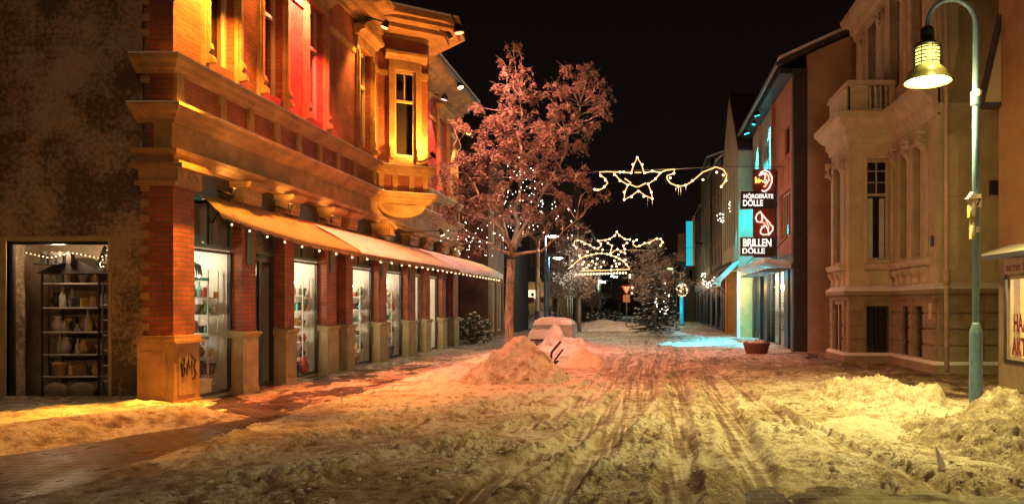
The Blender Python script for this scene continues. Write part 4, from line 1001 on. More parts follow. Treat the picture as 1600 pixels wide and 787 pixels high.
def bare_tree(label, px, Y, top, basew, seed, n=26, spread=55, cat='tree', trunk=.12, group=None, leafy=10, fork=None):
    rr = random.Random(seed); b = at(px, 475, Y); b.z = 0
    t = thing('bare_tree', label, cat, (b.x, Y, 0), group); tkm = MB(); fl = MB()
    H = at(px, top, Y).z; fz = fork or H * .35
    f = Vector((b.x, Y, fz)); tkm.tube([b, b.lerp(f, .5), f], [trunk, trunk * .8, trunk * .7], 8)
    for k in range(n):
        a = rr.uniform(0, 6.28); z = rr.uniform(fz * .9, H); sp = spread * Y / F * math.sin(math.pi * min(1, (z - fz * .8) / (H - fz * .8) * .8 + .15)) * rr.uniform(.6, 1.05)
        e = Vector((b.x + sp * math.cos(a), Y + sp * math.sin(a), z))
        pts = branchy(tkm, f, e, trunk * .35, .012, rr, .12, 5, 5)
        for j in range(7):
            s = pts[rr.randint(2, 5)]; e2 = s + Vector((rr.uniform(-1, 1), rr.uniform(-1, 1), rr.uniform(-.1, .9))) * sp * .45
            p2 = branchy(tkm, s, e2, .018, .005, rr, .15, 3, 3)
            for q_ in range(4):
                e3 = p2[-1] + Vector((rr.uniform(-1, 1), rr.uniform(-1, 1), rr.uniform(-.3, .8))) * .35
                tkm.tube([p2[2], e3], [.012, .004], 3, caps=False)
            leaf_cloud(fl, e2, .35, leafy, .10, None, .6, None, rr)
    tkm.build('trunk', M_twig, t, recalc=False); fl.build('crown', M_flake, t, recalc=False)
    return t
bare_tree('snowy bare tree behind the planter, left of the lit arch', 905, 41, 352, .1, 3, 30, 42)
bare_tree('thin snowy tree between the lit arch and the silver pole', 872, 46, 368, .1, 5, 26, 34)
bare_tree('tall dense snowy tree standing right behind the yield sign', 1022, 44, 378, .1, 8, 44, 42, leafy=26)
bare_tree('dark small tree beyond the lit arch in the far street', 925, 62, 430, .1, 9, 18, 22, trunk=.1)
bare_tree('dark tree in the far street behind the yield sign', 968, 75, 400, .1, 12, 20, 28, trunk=.12)
# snow covered fir with lights
fir = thing('fir_tree', 'wide snow laden fir with a few white lights beside the yield sign', 'christmas tree', (at(1024, 500, 36).x, 36, 0))
q = MB(); s = MB(); rr = random.Random(4); fx = fir.location.x
for lv in range(13):
    z = .35 + lv * .22; rad = 1.35 * (1 - lv / 14.5)
    nb = int(16 * (1 - lv / 18))
    for k in range(nb):
        a = 6.28 * k / nb + lv * .4 + rr.uniform(-.2, .2); L = rad * rr.uniform(.75, 1.15)
        p0 = Vector((fx, 36, z + .1 + rr.uniform(-.13, .13))); p1 = p0 + Vector((math.cos(a) * L, math.sin(a) * L, -.12 * L + .02))
        q.tube([p0, p0.lerp(p1, .5) + Vector((0, 0, .04)), p1], [.02, .014, .005], 3, caps=False)
        for j in range(12):
            t_ = rr.uniform(.25, 1); c = p0.lerp(p1, t_); pp = Vector((-math.sin(a), math.cos(a), 0)) * rr.choice((-1, 1))
            e = c + pp * .22 * (1.2 - t_ * .6) + Vector((math.cos(a), math.sin(a), -.15)) * .12
            q.add([c - Vector((0, 0, .03)), e, c + Vector((math.cos(a) * .06, math.sin(a) * .06, .03))], [(0, 1, 2)])
            if rr.random() < .75: s.add([c + Vector((0, 0, .035)), c + Vector((math.cos(a) * .1, math.sin(a) * .1, .03)), e + Vector((0, 0, .03))], [(0, 1, 2)])
        s.ball(p1 + Vector((0, 0, .03)), .055, 5, 4, (1.3, 1.3, .7))
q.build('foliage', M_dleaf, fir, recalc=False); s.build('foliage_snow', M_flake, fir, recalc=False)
MB().tube([(fx, 36, 0), (fx, 36, 3.3)], [.09, .02], 8).build('trunk', M_bark, fir)
fairy('small white lights on the right side of the snowy fir', 1038, 475, 15, 18, 35.2, 16, seed=9, r=.022, depth=.2)

# ================================================================== STREET MIDDLE GROUND
def snowy_blob(mb, x0, x1, y0, y1, z0, h, seed, n=26):
    U, V = np.meshgrid(np.linspace(0, 1, n), np.linspace(0, 1, n)); X = x0 + (x1 - x0) * U; Y = y0 + (y1 - y0) * V
    e = np.minimum(np.minimum(U, 1 - U), np.minimum(V, 1 - V)); Z = z0 + h * np.sqrt(np.clip(e * 6, 0, 1)) * (.75 + .7 * (fbm(X * 2.6, Y * 2.6, seed, 3) - .3))
    b = np.where(e < 1e-6); Z[b] = z0
    mb.add([(X[i, j], Y[i, j], Z[i, j]) for i in range(n) for j in range(n)], [(i * n + j, i * n + j + 1, (i + 1) * n + j + 1, (i + 1) * n + j) for i in range(n - 1) for j in range(n - 1)], True)
    return mb
pb = thing('planter_bench', 'white square planter bench buried under snow behind the tall snow pile', 'planter', (at(863, 540, 25.5).x, 25.5, 0))
px0 = at(835, 540, 25).x; px1 = at(894, 540, 25).x
MB().box(px0, px1, 25, 26.1, .25, .92).build('planter_box', mat('white_concrete', (.55, .52, .46), .8, .15), pb)
lg = M_blackmetal
for x in (px0 + .05, px1 - .1):
    for y in (25.05, 26.0): MB().box(x, x + .06, y, y + .06, 0, .25).build('leg', lg, pb)
MB().box(px0 - .1, px0 + .7, 24.55, 24.98, .38, .44).build('seat', lg, pb)
snowy_blob(snowy_blob(MB(), px0 - .04, px1 + .04, 24.96, 26.14, .90, .24, 3), px0 - .16, px0 + .8, 24.5, 24.99, .44, .34, 6).build('planter_snow', M_snowobj, pb)
snow_pile('snow_pile', 'cream white snow piled against the planter bench and to its right', at(890, 540, 25).x, 24.3, 2.4, 1.25, .5, 71, lump=.2, humps=[(at(866, 540, 24).x, 24.4, .55, .8), (at(905, 540, 24).x, 24.2, .5, .45)], n=120, rough=.12)
# metal frame half buried
mf = thing('metal_frame', 'bent dark metal frame sticking out of the snow behind the tall pile', 'metal frame', (at(866, 560, 17).x, 17.0, .2))
MB().tube([at(858, 578, 17), at(862, 550, 17), at(876, 533, 17)], .03, 6).build('bar', M_blackmetal, mf)
MB().tube([at(864, 575, 17.15), at(867, 562, 17.15), at(880, 545, 17.15)], .022, 6).build('bar', M_blackmetal, mf)
MB().tube([at(856, 575, 17), at(872, 563, 17.1)], .03, 6).build('crossbar', M_blackmetal, mf)
# little stones stuck in the pile surface
bpy.context.view_layer.update()
pile0 = bpy.data.objects['snow_pile']
for k, (px, py) in enumerate(((824, 592), (882, 575), (735, 606), (884, 583))):
    dr = at(px, py, 10) - Vector((0, 0, EYE)); hit, pt, nn_, fi = pile0.ray_cast(Vector((0, 0, EYE)) - pile0.location, dr.normalized())
    q_ = pt + pile0.location if hit else gpt(px, py)
    o = MB().ball(q_, .035, 7, 5, (1.3, .9, .8)).build('ice_lump', M_bark)
    tag(o, ('dark lump stuck in the middle of the tall snow pile', 'dark lump on the right flank of the tall snow pile', 'dark stick like lump at the left toe of the tall snow pile', 'small twiggy lump at the right toe of the tall snow pile')[k], 'lump')

def pole(name, label, px, Y, top, r, m, cat, extra=None, base=None):
    x = at(px, 475, Y).x; t = thing(name, label, cat, (x, Y, 0)); z = at(px, top, Y).z
    MB().tube([(x, Y, 0), (x, Y, z)], [r, r * .75], 10).build('pole', m, t); return t, x, z
t, x, z = pole('flag_pole', 'shiny silver pole behind the planter bench', 840, 31, 368, .09, mat('bright_steel', (.62, .60, .58), .35, .15, 4, metal=.5), 'pole')
MB().box(x + .06, x + .14, 30.93, 31.02, at(0, 448, 31).z, at(0, 435, 31).z).build('tag_plate', mat('yellow_tag', (.5, .42, .08), .6), t)
MB().tube([(x, 31, 0), (x, 31, 1.3)], .12, 10).build('pole_sleeve', M_zinc, t)
def disc_lamp(label, px, Y, ztop, headx, col, power, bright=30, m=M_lampgreen):
    x = at(px, 475, Y).x; hx = at(headx, 475, Y).x; t = thing('street_lamp', label, 'street lamp', (x, Y, 0))
    MB().tube([(x, Y, 0), (x, Y, ztop), (x + (hx - x) * .5, Y, ztop + .15), (hx, Y, ztop + .05)], [.07, .05, .035, .03], 8).build('pole', m, t)
    MB().lathe([(.05, .12), (.1, .08), (.34, .0), (.36, -.03), (.3, -.03)], (hx, Y, ztop), 16).build('lamp_shade', M_blackmetal, t)
    MB().lathe([(.0, -.10), (.12, -.09), (.2, -.05), (.28, -.03), (0, -.03)], (hx, Y, ztop), 12).build('bulb', emis('lampb_%d' % len(MATS), col, bright), t)
    lamp('lamp_light', 'POINT', (hx, Y, ztop - .25), power, col, radius=.12)
    return t
disc_lamp('bright disc headed street lamp just right of the tree trunk', 852, 33, at(0, 368, 33).z, 863, (1, .88, .62), 260)
disc_lamp('cool white disc street lamp on a thin green pole left of the dark trees', 857, 39, at(0, 402, 39).z, 872, (.85, .95, .80), 110, 22)
disc_lamp('small yellow green street lamp right of the tall snowy tree', 1052, 58, at(0, 419, 58).z, 1046, (.9, 1, .35), 60, 14)
disc_lamp('white glaring street lamp beside the parking sign', 1041, 50, at(0, 441, 50).z, 1035, (1, .88, .66), 170, 26)
for k, (px, py) in enumerate(((940, 440), (960, 432))):
    Y = 85 + 12 * k; p = at(px, py, Y); t = thing('street_lamp', ('near' if k == 0 else 'far') + ' long white tube street lamp at the end of the far street', 'street lamp', (p.x + 1.2, Y, 0))
    MB().tube([(p.x + 1.2, Y, 0), (p.x + 1.2, Y, p.z + .1), (p.x + .4, Y, p.z + .15)], .06, 6).build('pole', M_blackmetal, t)
    MB().tube([(p.x - .45, Y - .1, p.z + .08), (p.x + .45, Y - .1, p.z - .08)], .1, 8).build('bulb', emis('tube_%d' % k, (.85, 1, .9), 10), t)
    lamp('lamp_light', 'POINT', (p.x, Y, p.z - .3), 220, (.8, 1, .8), radius=.2)
# hoops, posts
hp = thing('bicycle_rack', 'pair of dark metal hoops with snow in front of the bare trees', 'bicycle rack', (at(868, 500, 34).x, 34, 0))
for px in (863, 871):
    x = at(px, 500, 34).x; MB().tube([(x - .1, 34, 0), (x - .1, 34, 1.4), (x, 34, 1.55), (x + .1, 34, 1.4), (x + .1, 34, 0)], .035, 6).build('hoop', M_blackmetal, hp)
MB().ball((hp.location.x, 33.9, .95), .3, 10, 6, (1.2, .6, .2)).build('rack_snow', M_snowobj, hp)
for k, (px, Y) in enumerate(((887, 40), (891, 40), (894, 40))):
    x = at(px, 475, Y).x; tag(MB().tube([(x, Y, 0), (x, Y, 2.0)], .04, 6).ball((x, Y, 2.02), .06, 6, 4).build('post', M_zinc), 'thin grey post in a row of three left of the far snow heap', 'post', 'three thin posts')
# yield sign
ys_ = thing('yield_sign', 'red and white give way sign with an orange plate below on a grey post', 'traffic sign', (at(979, 480, 42).x, 42, 0)); x = ys_.location.x
MB().tube([(x, 42.05, 0), (x, 42.05, 2.65)], .035, 8).build('post', M_zinc, ys_)
def tri(s, z, y): return [Vector((x - s, y, z + s * .58)), Vector((x + s, y, z + s * .58)), Vector((x, y, z - s * 1.15))]
zc = at(0, 451, 42).z
MB().prism(tri(.32, zc, 42.0), (0, .02, 0)).build('sign_border', mat('sign_red', (.5, .05, .04), .5), ys_)
MB().prism(tri(.2, zc, 41.985), (0, .012, 0)).build('sign_face', M_white, ys_)
MB().box(x - .2, x + .2, 41.99, 42.02, at(0, 472, 42).z, at(0, 460, 42).z).build('lower_plate', mat('sign_orange', (.45, .2, .12), .6), ys_)
# parking sign
pk = thing('parking_sign', 'blue black parking sign with a white P under a small round arm', 'traffic sign', (at(1057, 480, 44).x, 44, 0)); x = pk.location.x
MB().tube([(x, 44, 0), (x, 44, 3.7)], .04, 8).build('post', M_zinc, pk)
xa, xb = at(1058, 0, 44).x, at(1073, 0, 44).x
MB().box(xa, xb, 43.93, 43.99, at(0, 440, 44).z, at(0, 424, 44).z).build('sign_panel', mat('dark_blue', (.03, .05, .09), .5), pk)
MB().text('P', Frame((0, 43.93), (1, 0), (0, -1)), xa + .12, .012, at(0, 437, 44).z, .62, .006, bold=.012).build('letter', M_white, pk)
MB().tube([(x, 44, 3.7), (x + .1, 44, 3.95), (x + .35, 44, 4.0), (x + .5, 44, 3.85)], .025, 6).build('arm', M_zinc, pk)
hb = thing('hanging_basket', 'round ball of fairy lights hanging under the parking sign', 'light decoration', tuple(at(1066, 453, 43.5)))
c = at(1066, 453, 43.5); q = MB(); leaf_cloud(q, c, .38, 400, .09, None, 1.1, None, random.Random(3)); q.build('foliage', M_leaf, hb, recalc=False)
for k in range(34):
    u = Vector((random.gauss(0, 1), -abs(random.gauss(0, 1)), random.gauss(0, 1))).normalized() * .36
    MB().ball(c + u, .022, 5, 4).build('bulb', M_bulb, hb)
# people
def person(label, px, Y, h, seed, lean=0):
    x = at(px, 475, Y).x; t = MB(); rr = random.Random(seed)
    V = [(0, 0, .95), (0, 0, 1.15), (0, 0, 1.42), (0, 0, 1.52), (0, 0, 1.68), (.10, 0, .88), (.12, .02, .48), (.12, .0, .08), (.13, -.12, .04), (-.10, 0, .88), (-.11, .0, .48), (-.13, .04, .08), (-.13, -.08, .04),
         (.2, 0, 1.40), (.27, .02, 1.12), (.26, -.10, .88), (-.2, 0, 1.40), (-.27, .02, 1.12), (-.25, -.10, .88)]
    E = [(0, 1), (1, 2), (2, 3), (3, 4), (0, 5), (5, 6), (6, 7), (7, 8), (0, 9), (9, 10), (10, 11), (11, 12), (2, 13), (13, 14), (14, 15), (2, 16), (16, 17), (17, 18)]
    Rd = [.17, .16, .17, .06, .11, .11, .07, .05, .045, .11, .07, .05, .045, .08, .06, .045, .08, .06, .045]
    me = bpy.data.meshes.new('person'); k = h / 1.78; me.from_pydata([(a * k, b * k, c_ * k) for a, b, c_ in V], E, []); o = bpy.data.objects.new('person', me); sc.collection.objects.link(o)
    o.location = (x, Y, .05); o.rotation_euler.z = rr.uniform(-.5, .5)
    md = o.modifiers.new('skin', 'SKIN'); ly = me.skin_vertices[0] if me.skin_vertices else None
    if not me.skin_vertices:
        bm = bmesh.new(); bm.from_mesh(me); bm.verts.layers.skin.verify(); bm.to_mesh(me); bm.free()
    for i, r_ in enumerate(Rd): me.skin_vertices[0].data[i].radius = (r_ * k, r_ * k)
    me.skin_vertices[0].data[0].use_root = True
    ss = o.modifiers.new('sub', 'SUBSURF'); ss.levels = 1; ss.render_levels = 2; me.materials.append(mat('dark_coat', (.02, .017, .017), .9))
    return tag(o, label, 'person')
person('person in a dark coat standing right behind the tree trunk', 812, 50, 1.72, 1); person('person in a dark coat standing beside another, further from the tree trunk', 820, 50.6, 1.66, 2)

# ================================================================== GARLANDS
def garland(name, label, Y, ox, oy, s, ropes, bulbs, wire, br=.035, rr_=.014, icicles=()):
    P = lambda p: at(ox + p[0] / s, oy + p[1] / s, Y)
    c = P(bulbs[0]); t = thing(name, label, 'light garland', tuple(c))
    for rp in ropes: MB().tube([P(p) + Vector((0, 0, 0)) for p in rp], rr_, 5).build('light_rope', M_rope, t)
    base = MB().ball((0, 0, 0), br, 8, 5).build('bulb', M_bulb, t, local=True)
    for k, b in enumerate(bulbs):
        o = base if k == 0 else base.copy()
        if k: sc.collection.objects.link(o)
        o.location = P(b) - c + Vector((0, -.03, 0))
    for k, b in enumerate(icicles):
        p = P(b); MB().tube([p, p - Vector((0, 0, .14 + .1 * (k % 3)))], [.012, .002], 5).build('icicle', M_snowobj, t)
    MB().tube(wire, .012, 5).build('wire', M_zinc, t)
    return t
R1 = [[(50, 460), (100, 470), (165, 440), (205, 390), (180, 340), (130, 310), (115, 270), (200, 265), (280, 270), (370, 272), (460, 280)],
      [(460, 280), (490, 190), (527, 115), (575, 190), (600, 280)], [(600, 280), (690, 262), (780, 275), (840, 250), (935, 240), (925, 285), (850, 310), (850, 340), (885, 390), (970, 425), (1050, 415), (1125, 370), (1240, 270), (1380, 215), (1460, 240), (1500, 300), (1490, 360), (1440, 430)],
      [(780, 275), (725, 345), (645, 400), (680, 490), (690, 560), (600, 520), (540, 470), (465, 530), (385, 570), (390, 490), (425, 410), (340, 360), (280, 290)], [(500, 275), (570, 275)], [(440, 400), (510, 430), (540, 430), (620, 390)], [(390, 340), (460, 390)]]
B1 = [(527, 115), (480, 190), (580, 190), (280, 300), (340, 365), (425, 410), (385, 490), (385, 570), (465, 540), (540, 480), (600, 535), (690, 560), (680, 490), (645, 400), (725, 345), (775, 280), (690, 260), (605, 280), (460, 280), (380, 272), (130, 310), (180, 360), (170, 430), (100, 465), (925, 285), (885, 335), (970, 425), (1125, 365), (1240, 355), (1390, 275), (1460, 305), (1490, 365), (1440, 430), (1050, 415), (340, 272), (65, 460)]
wr = [Vector((-7.2, 25.6, 5.9)), at(868, 274, 25), at(935, 268, 25), at(1060, 264, 25), at(1110, 261, 25), Vector((4.84, 25.4, 6.35))]
garland('star_garland', 'large lit star with curled light ropes hung across the street, nearest', 25, 920, 230, 6.957, R1, B1, wr, br=.036, rr_=.018, icicles=[(945, 440), (975, 440), (1000, 440), (1055, 430), (690, 580), (640, 545)])
R2 = [[(1195, 265), (1225, 225), (1200, 185), (1150, 175), (1060, 225), (1000, 240), (940, 270), (900, 278), (860, 255), (865, 215), (905, 195)], [(570, 185), (635, 140), (660, 95), (690, 140), (760, 185), (820, 190)], [(160, 290), (130, 260), (140, 210), (180, 195), (225, 210), (290, 240), (330, 265), (380, 295), (425, 300), (465, 270), (460, 235), (430, 205), (520, 195), (570, 185)],
      [(550, 235), (600, 265), (580, 360)], [(580, 360), (670, 310), (760, 360), (740, 265), (785, 230)], [(60, 550), (110, 515), (160, 465), (215, 420), (280, 390), (345, 375), (410, 362), (475, 360), (540, 370), (590, 385), (650, 405), (690, 425), (740, 455), (775, 495), (820, 545)], [(215, 575), (500, 568), (820, 555)]]
B2 = [(660, 95), (635, 140), (690, 140), (570, 185), (520, 200), (760, 185), (820, 190), (1195, 265), (1225, 225), (1200, 185), (1150, 180), (1060, 230), (1000, 235), (940, 265), (865, 215), (905, 195), (160, 290), (130, 260), (180, 200), (225, 215), (265, 245), (330, 260), (380, 290), (425, 300), (465, 240), (430, 205), (550, 235), (600, 265), (740, 265), (785, 230), (670, 310), (580, 360), (760, 310), (710, 340), (760, 360),
      (110, 515), (215, 420), (280, 390), (345, 375), (410, 362), (475, 360), (540, 370), (590, 385), (650, 405), (690, 425), (740, 450), (775, 495), (110, 450), (200, 390), (300, 340), (485, 315), (680, 375), (765, 440)] + [(160 + 36 * k, 620 - k * 1.2) for k in range(18)] + [(820, 625), (820, 655), (850, 780), (845, 850), (255, 465), (235, 495), (315, 505), (290, 535), (255, 555), (420, 425), (360, 455), (405, 490), (500, 465), (465, 525), (390, 540), (630, 450), (650, 485), (690, 490), (600, 520), (655, 520), (590, 565), (670, 560)]
wr2 = [at(800, 372, 40), at(900, 390, 40), at(1000, 391, 40), at(1090, 386, 40)]
garland('arch_garland', 'lit candle arch with curled light ropes over the street further back', 40, 880, 350, 7.872, R2, B2, wr2, br=.048, rr_=.02)
lamp('garland_glow', 'POINT', at(1050, 270, 24.5), 90, (1, .58, .28), radius=.5)
lamp('garland_glow', 'POINT', at(990, 385, 39), 330, (1, .55, .25), radius=.6)
tag(MB().tube([at(640, 248, 21), at(760, 262, 24), at(940, 272, 26)], .008, 4).build('wire', M_blackmetal), 'thin dark wire crossing in front of the big tree to the star garland', 'wire')

# ================================================================== RIGHT: ORNATE VILLA
vl = thing('ornate_villa', 'ornate yellow villa with a balcony bay, carved brackets and a dark rusticated base', 'building', (7.5, 20, 0))
VB = Frame((6.7, 0), (0, 1), (-1, 0)); VA = Frame((5.5, 0), (0, 1), (-1, 0)); VAF = Frame((0, 20.0), (1, 0), (0, -1)); VBF = Frame((0, 16.9), (1, 0), (0, -1))
# walls main storey
PW = [(17.85, 18.5), (18.8, 19.45)]
fwall(VB, 17.0, 20.0, 1.9, 6.0, .3, [(a, b, 2.8, 5.5) for a, b in PW]).build('wall', M_villa, vl)
fwall(VB, 17.0, 23.5, 6.8, 12.5, .3, [(17.9, 18.7, 7.4, 10.2), (19.5, 20.3, 7.4, 10.2), (21.5, 22.3, 7.4, 10.2)]).build('upper_wall', M_villat, vl)
fwall(VBF, 6.7, 8.75, 1.9, 12.5, .1, []).build('side_wall', M_villa, vl)
fwall(VAF, 5.5, 6.7, 1.9, 6.0, .3, [(5.98, 6.62, 2.8, 5.55)]).build('bay_wall', M_villa, vl)
fwall(VA, 20.3, 21.9, 1.9, 6.0, .3, [(20.65, 21.45, 2.8, 5.5)]).build('bay_side_wall', M_villa, vl)
MB().box(5.5, 7, 21.9, 22.0, 0, 6).box(7.0, 8.7, 17.05, 23.5, 1.8, 12.4).build('core_wall', M_dark, vl)
window(vl, VAF, 5.98, 6.62, 2.8, 5.55, .15, .07, transom=4.55, mull_top=1, rows=2)
for a, b in PW: window(vl, VB, a, b, 2.8, 5.5, .2, .06, transom=4.6)
window(vl, VA, 20.65, 21.45, 2.8, 5.5, .2, .06, transom=4.6)
for a, b in ((17.9, 18.7), (19.5, 20.3), (21.5, 22.3)): window(vl, VB, a, b, 7.4, 10.2, .2, .07, transom=9.2)
cu_ = MB().fbox(VAF, 6.08, 6.22, -.26, -.24, 2.85, 4.5).fbox(VAF, 6.40, 6.54, -.26, -.24, 2.85, 4.5).build('curtain', M_white, vl)
# surrounds
s = MB()
for fr, a, b in ((VAF, 5.98, 6.62),):
    s.fbox(fr, a - .10, a, .002, .05, 2.7, 5.62).fbox(fr, b, b + .078, .002, .05, 2.7, 5.62).fbox(fr, a, b, .002, .05, 5.55, 5.66)
for fr, lst in ((VB, PW), (VA, [(20.65, 21.45)])):
    for a, b in lst:
        s.fbox(fr, a - .08, a, .002, .06, 2.7, 5.5).fbox(fr, b, b + .08, .002, .06, 2.7, 5.5).fbox(fr, a - .08, b + .08, .002, .05, 5.5, 5.6)
s.build('window_surround', M_villat, vl)
# pilasters with carved capitals
def capital(fr, a, z, m=M_villat, sc_=1.0, parent=None):
    c = MB().fbox(fr, a - .10 * sc_, a + .10 * sc_, .05, .22, z + .30, z + .36)
    rr = random.Random(int(a * 100))
    for k in range(9):
        c.ball(fr.p(a + rr.uniform(-.09, .09) * sc_, .10 + rr.uniform(0, .10), z + rr.uniform(.0, .28)), rr.uniform(.035, .06), 7, 5)
    for sd in (-1, 1): c.tube([fr.p(a + sd * (.03 + .05 * math.cos(t)), .16, z + .22 + .05 * math.sin(t)) for t in [k * .5 for k in range(11)]], .016, 5)
    c.fprism(fr, [(.05, z - .12), (.08, z - .12), (.2, z + .02), (.05, z + .06)], a - .05 * sc_, a + .05 * sc_)
    return c.build('carved_capital', m, parent or vl)
for a in (17.6, 18.65, 19.62):
    MB().fbox(VB, a - .09, a + .09, .002, .05, 2.7, 5.3).build('pilaster', M_villat, vl); capital(VB, a, 5.35)
for a in (20.45, 21.65):
    MB().fbox(VA, a - .09, a + .09, .002, .05, 2.7, 5.3).build('pilaster', M_villat, vl); capital(VA, a, 5.35)
for a in (19.1, 20.9, 22.7):
    MB().fbox(VB, a - .11, a + .11, .002, .08, 6.9, 9.9).build('pilaster', M_villat, vl); capital(VB, a, 9.55)
MB().fbox(VB, 17.0, 17.5, .002, .07, 6.9, 12.4).build('pilaster', M_villat, vl)
# sill course with balusters / brackets
s = MB(); pth = [(6.7, 17.3), (6.7, 20.0), (5.5, 20.0), (5.5, 21.9)]
s.sweep([(6.7, 17.3), (6.7, 19.999), (5.9, 19.999)], [(-.02, 2.52), (.14, 2.54), (.18, 2.6), (.2, 2.68), (-.02, 2.72)], side=-1)
s.sweep([(5.5, 20.3), (5.5, 21.8)], [(-.02, 2.52), (.14, 2.54), (.18, 2.6), (.2, 2.68), (-.02, 2.72)], side=-1)
s.build('sill_course', M_villat, vl)
def bracket(fr, a, z0, z1, w=.1):
    h = z1 - z0; c = MB()
    c.fprism(fr, [(.002, z0), (.05, z0), (.09, z0 + .12 * h), (.07, z0 + .3 * h), (.05, z0 + .45 * h), (.12, z0 + .62 * h), (.17, z0 + .8 * h), (.15, z0 + .95 * h), (.002, z1)], a - w / 2, a + w / 2)
    c.tube([fr.p(a - w / 2 - .01, .12, z0 + .82 * h), fr.p(a + w / 2 + .01, .12, z0 + .82 * h)], .05, 8)
    c.build('bracket', M_villat, vl)
for a in (5.98, 6.62): bracket(VAF, a, 2.08, 2.5)
for a in (17.6, 18.15, 18.65, 19.1, 19.62): bracket(VB, a, 2.08, 2.5, .14)
for a in (20.5, 20.9, 21.6): bracket(VA, a, 2.08, 2.5, .14)
# plinth
OPN = [(17.8, 18.35, .3, 1.55), (18.75, 19.3, .3, 1.55)]
fwall(VB, 17.0, 20.0, 0, 1.75, .3, OPN).build('plinth_wall', M_villap, vl)
fwall(VAF, 5.5, 6.7, 0, 1.75, .3, [(5.98, 6.60, .22, 1.55)]).build('plinth_wall', M_villap, vl)
fwall(VA, 20.3, 21.9, 0, 1.75, .3, [(20.6, 21.0, .2, 1.6), (21.15, 21.5, .2, 1.6)]).build('plinth_wall', M_villap, vl)
fwall(VBF, 6.7, 8.75, 0, 1.75, .1, []).build('plinth_wall', M_villap, vl)
for fr, ops in ((VB, OPN), (VAF, [(5.98, 6.60, .22, 1.55)]), (VA, [(20.6, 21.0, .2, 1.6), (21.15, 21.5, .2, 1.6)])):
    for a, b, z0, z1 in ops:
        wn = window(vl, fr, a, b, z0, z1, .16, .04, m=M_dframe, name='basement_window', mull=1)
        gb = MB(); n_ = 5
        for k in range(n_): gb.fbox(fr, a + (b - a) * (k + .5) / n_ - .008, a + (b - a) * (k + .5) / n_ + .008, -.08, -.064, z0, z1)
        for k in range(3): gb.fbox(fr, a, b, -.062, -.05, z0 + (z1 - z0) * (k + .5) / 3 - .01, z0 + (z1 - z0) * (k + .5) / 3 + .01)
        gb.build('window_grille', M_blackmetal, wn)
MB().box(5.75, 6.9, 20.28, 21.88, 0, 1.7).box(6.98, 8.6, 17.02, 20, 0, 1.7).build('cellar', M_dark, vl)
# rustication bands (raised blocks)
ru = MB()
for k in range(4):
    z0 = .30 + k * .37
    for fr, segs in ((VB, [(17.02, 17.74), (18.41, 18.69), (19.36, 19.97)]), (VAF, [(5.53, 5.90), (6.63, 6.66)]), (VA, [(20.32, 20.55), (21.55, 21.88)]), (VBF, [(6.73, 7.72), (7.74, 8.72)])):
        for a, b in segs:
            if b - a > .05: MB().fbox(fr, a, b, .002, .05, z0, z0 + .325).build('rusticated_block', M_villap, vl)
MB().sweep([(8.75, 16.9), (6.7, 16.9), (6.7, 19.999), (5.5, 19.999), (5.5, 21.9)], [(-.02, 0), (.16, 0), (.16, .2), (.11, .25), (-.02, .25)], side=-1).build('plinth_step', M_villap, vl)
MB().sweep([(8.75, 16.9), (6.7, 16.9), (6.7, 19.999), (5.5, 19.999), (5.5, 21.9)], [(-.02, 1.72), (.05, 1.72), (.08, 1.8), (.16, 1.85), (.17, 1.95), (.02, 2.04), (-.02, 2.04)], side=-1).build('plinth_cornice', M_villap, vl)
MB().sweep([(8.75, 16.9), (6.7, 16.9), (6.7, 19.999), (5.5, 19.999), (5.5, 21.9)], [(.01, 2.045), (.165, 1.955), (.17, 1.985), (.03, 2.09), (.01, 2.09)], side=-1).build('plinth_snow', M_snowobj, vl)
MB().sweep([(8.75, 16.9), (6.7, 16.9), (6.7, 19.999), (5.5, 19.999), (5.5, 21.9)], [(-.02, .252), (.10, .252), (.15, .205), (.16, .23), (.1, .29), (-.02, .29)], side=-1).build('step_snow', M_snowobj, vl)
# main cornice
ec = [(-.05, 5.95), (.04, 5.95), (.06, 6.08), (.12, 6.16), (.14, 6.32), (.26, 6.42), (.34, 6.56), (.40, 6.60), (.42, 6.74), (-.05, 6.80)]
MB().sweep([(6.7, 16.9), (6.7, 19.999), (5.5, 19.999), (5.5, 21.95), (6.6, 21.95)], ec, side=-1).build('cornice', M_villat, vl)
MB().sweep([(8.75, 16.9), (6.7, 16.9)], [(-.05, 6.0), (.03, 6.0), (.05, 6.14), (.08, 6.2), (-.05, 6.24)], side=-1).build('side_band', M_villat, vl); MB().sweep([(8.75, 16.9), (6.7, 16.9)], [(-.05, 4.0), (.02, 4.0), (.03, 4.06), (-.05, 4.1)], side=-1).build('side_band', M_villat, vl)
MB().box(5.2, 6.75, 19.75, 21.9, 6.68, 6.80).build('balcony_floor', M_villat, vl)
# balcony parapet
bp_ = MB()
bp_.box(5.5, 5.72, 19.86, 20.06, 6.8, 7.5).box(6.55, 6.7, 19.86, 20.06, 6.8, 7.5)
bp_.box(5.72, 6.55, 19.86, 20.06, 6.8, 6.88).box(5.5, 5.98, 19.87, 20.04, 6.8, 7.5)
bp_.box(5.45, 5.62, 20.06, 21.9, 6.8, 7.5)
bp_.box(5.40, 6.72, 19.80, 20.12, 7.5, 7.60).box(5.40, 5.68, 20.12, 21.95, 7.5, 7.60)
pa = bp_.build('balcony_parapet', M_villat, vl)
MB().box(5.42, 6.70, 19.82, 20.10, 7.602, 7.63).box(5.42, 5.66, 20.12, 21.93, 7.602, 7.64).build('parapet_snow', M_snowobj, pa)
for k in range(4):
    x = 6.06 + k * .145
    MB().lathe([(.045, 0), (.045, .05), (.025, .08), (.05, .2), (.055, .26), (.03, .36), (.022, .44), (.045, .52), (.05, .56), (.05, .62)], (x, 19.96, 6.88), 10).build('baluster', M_villat, pa)
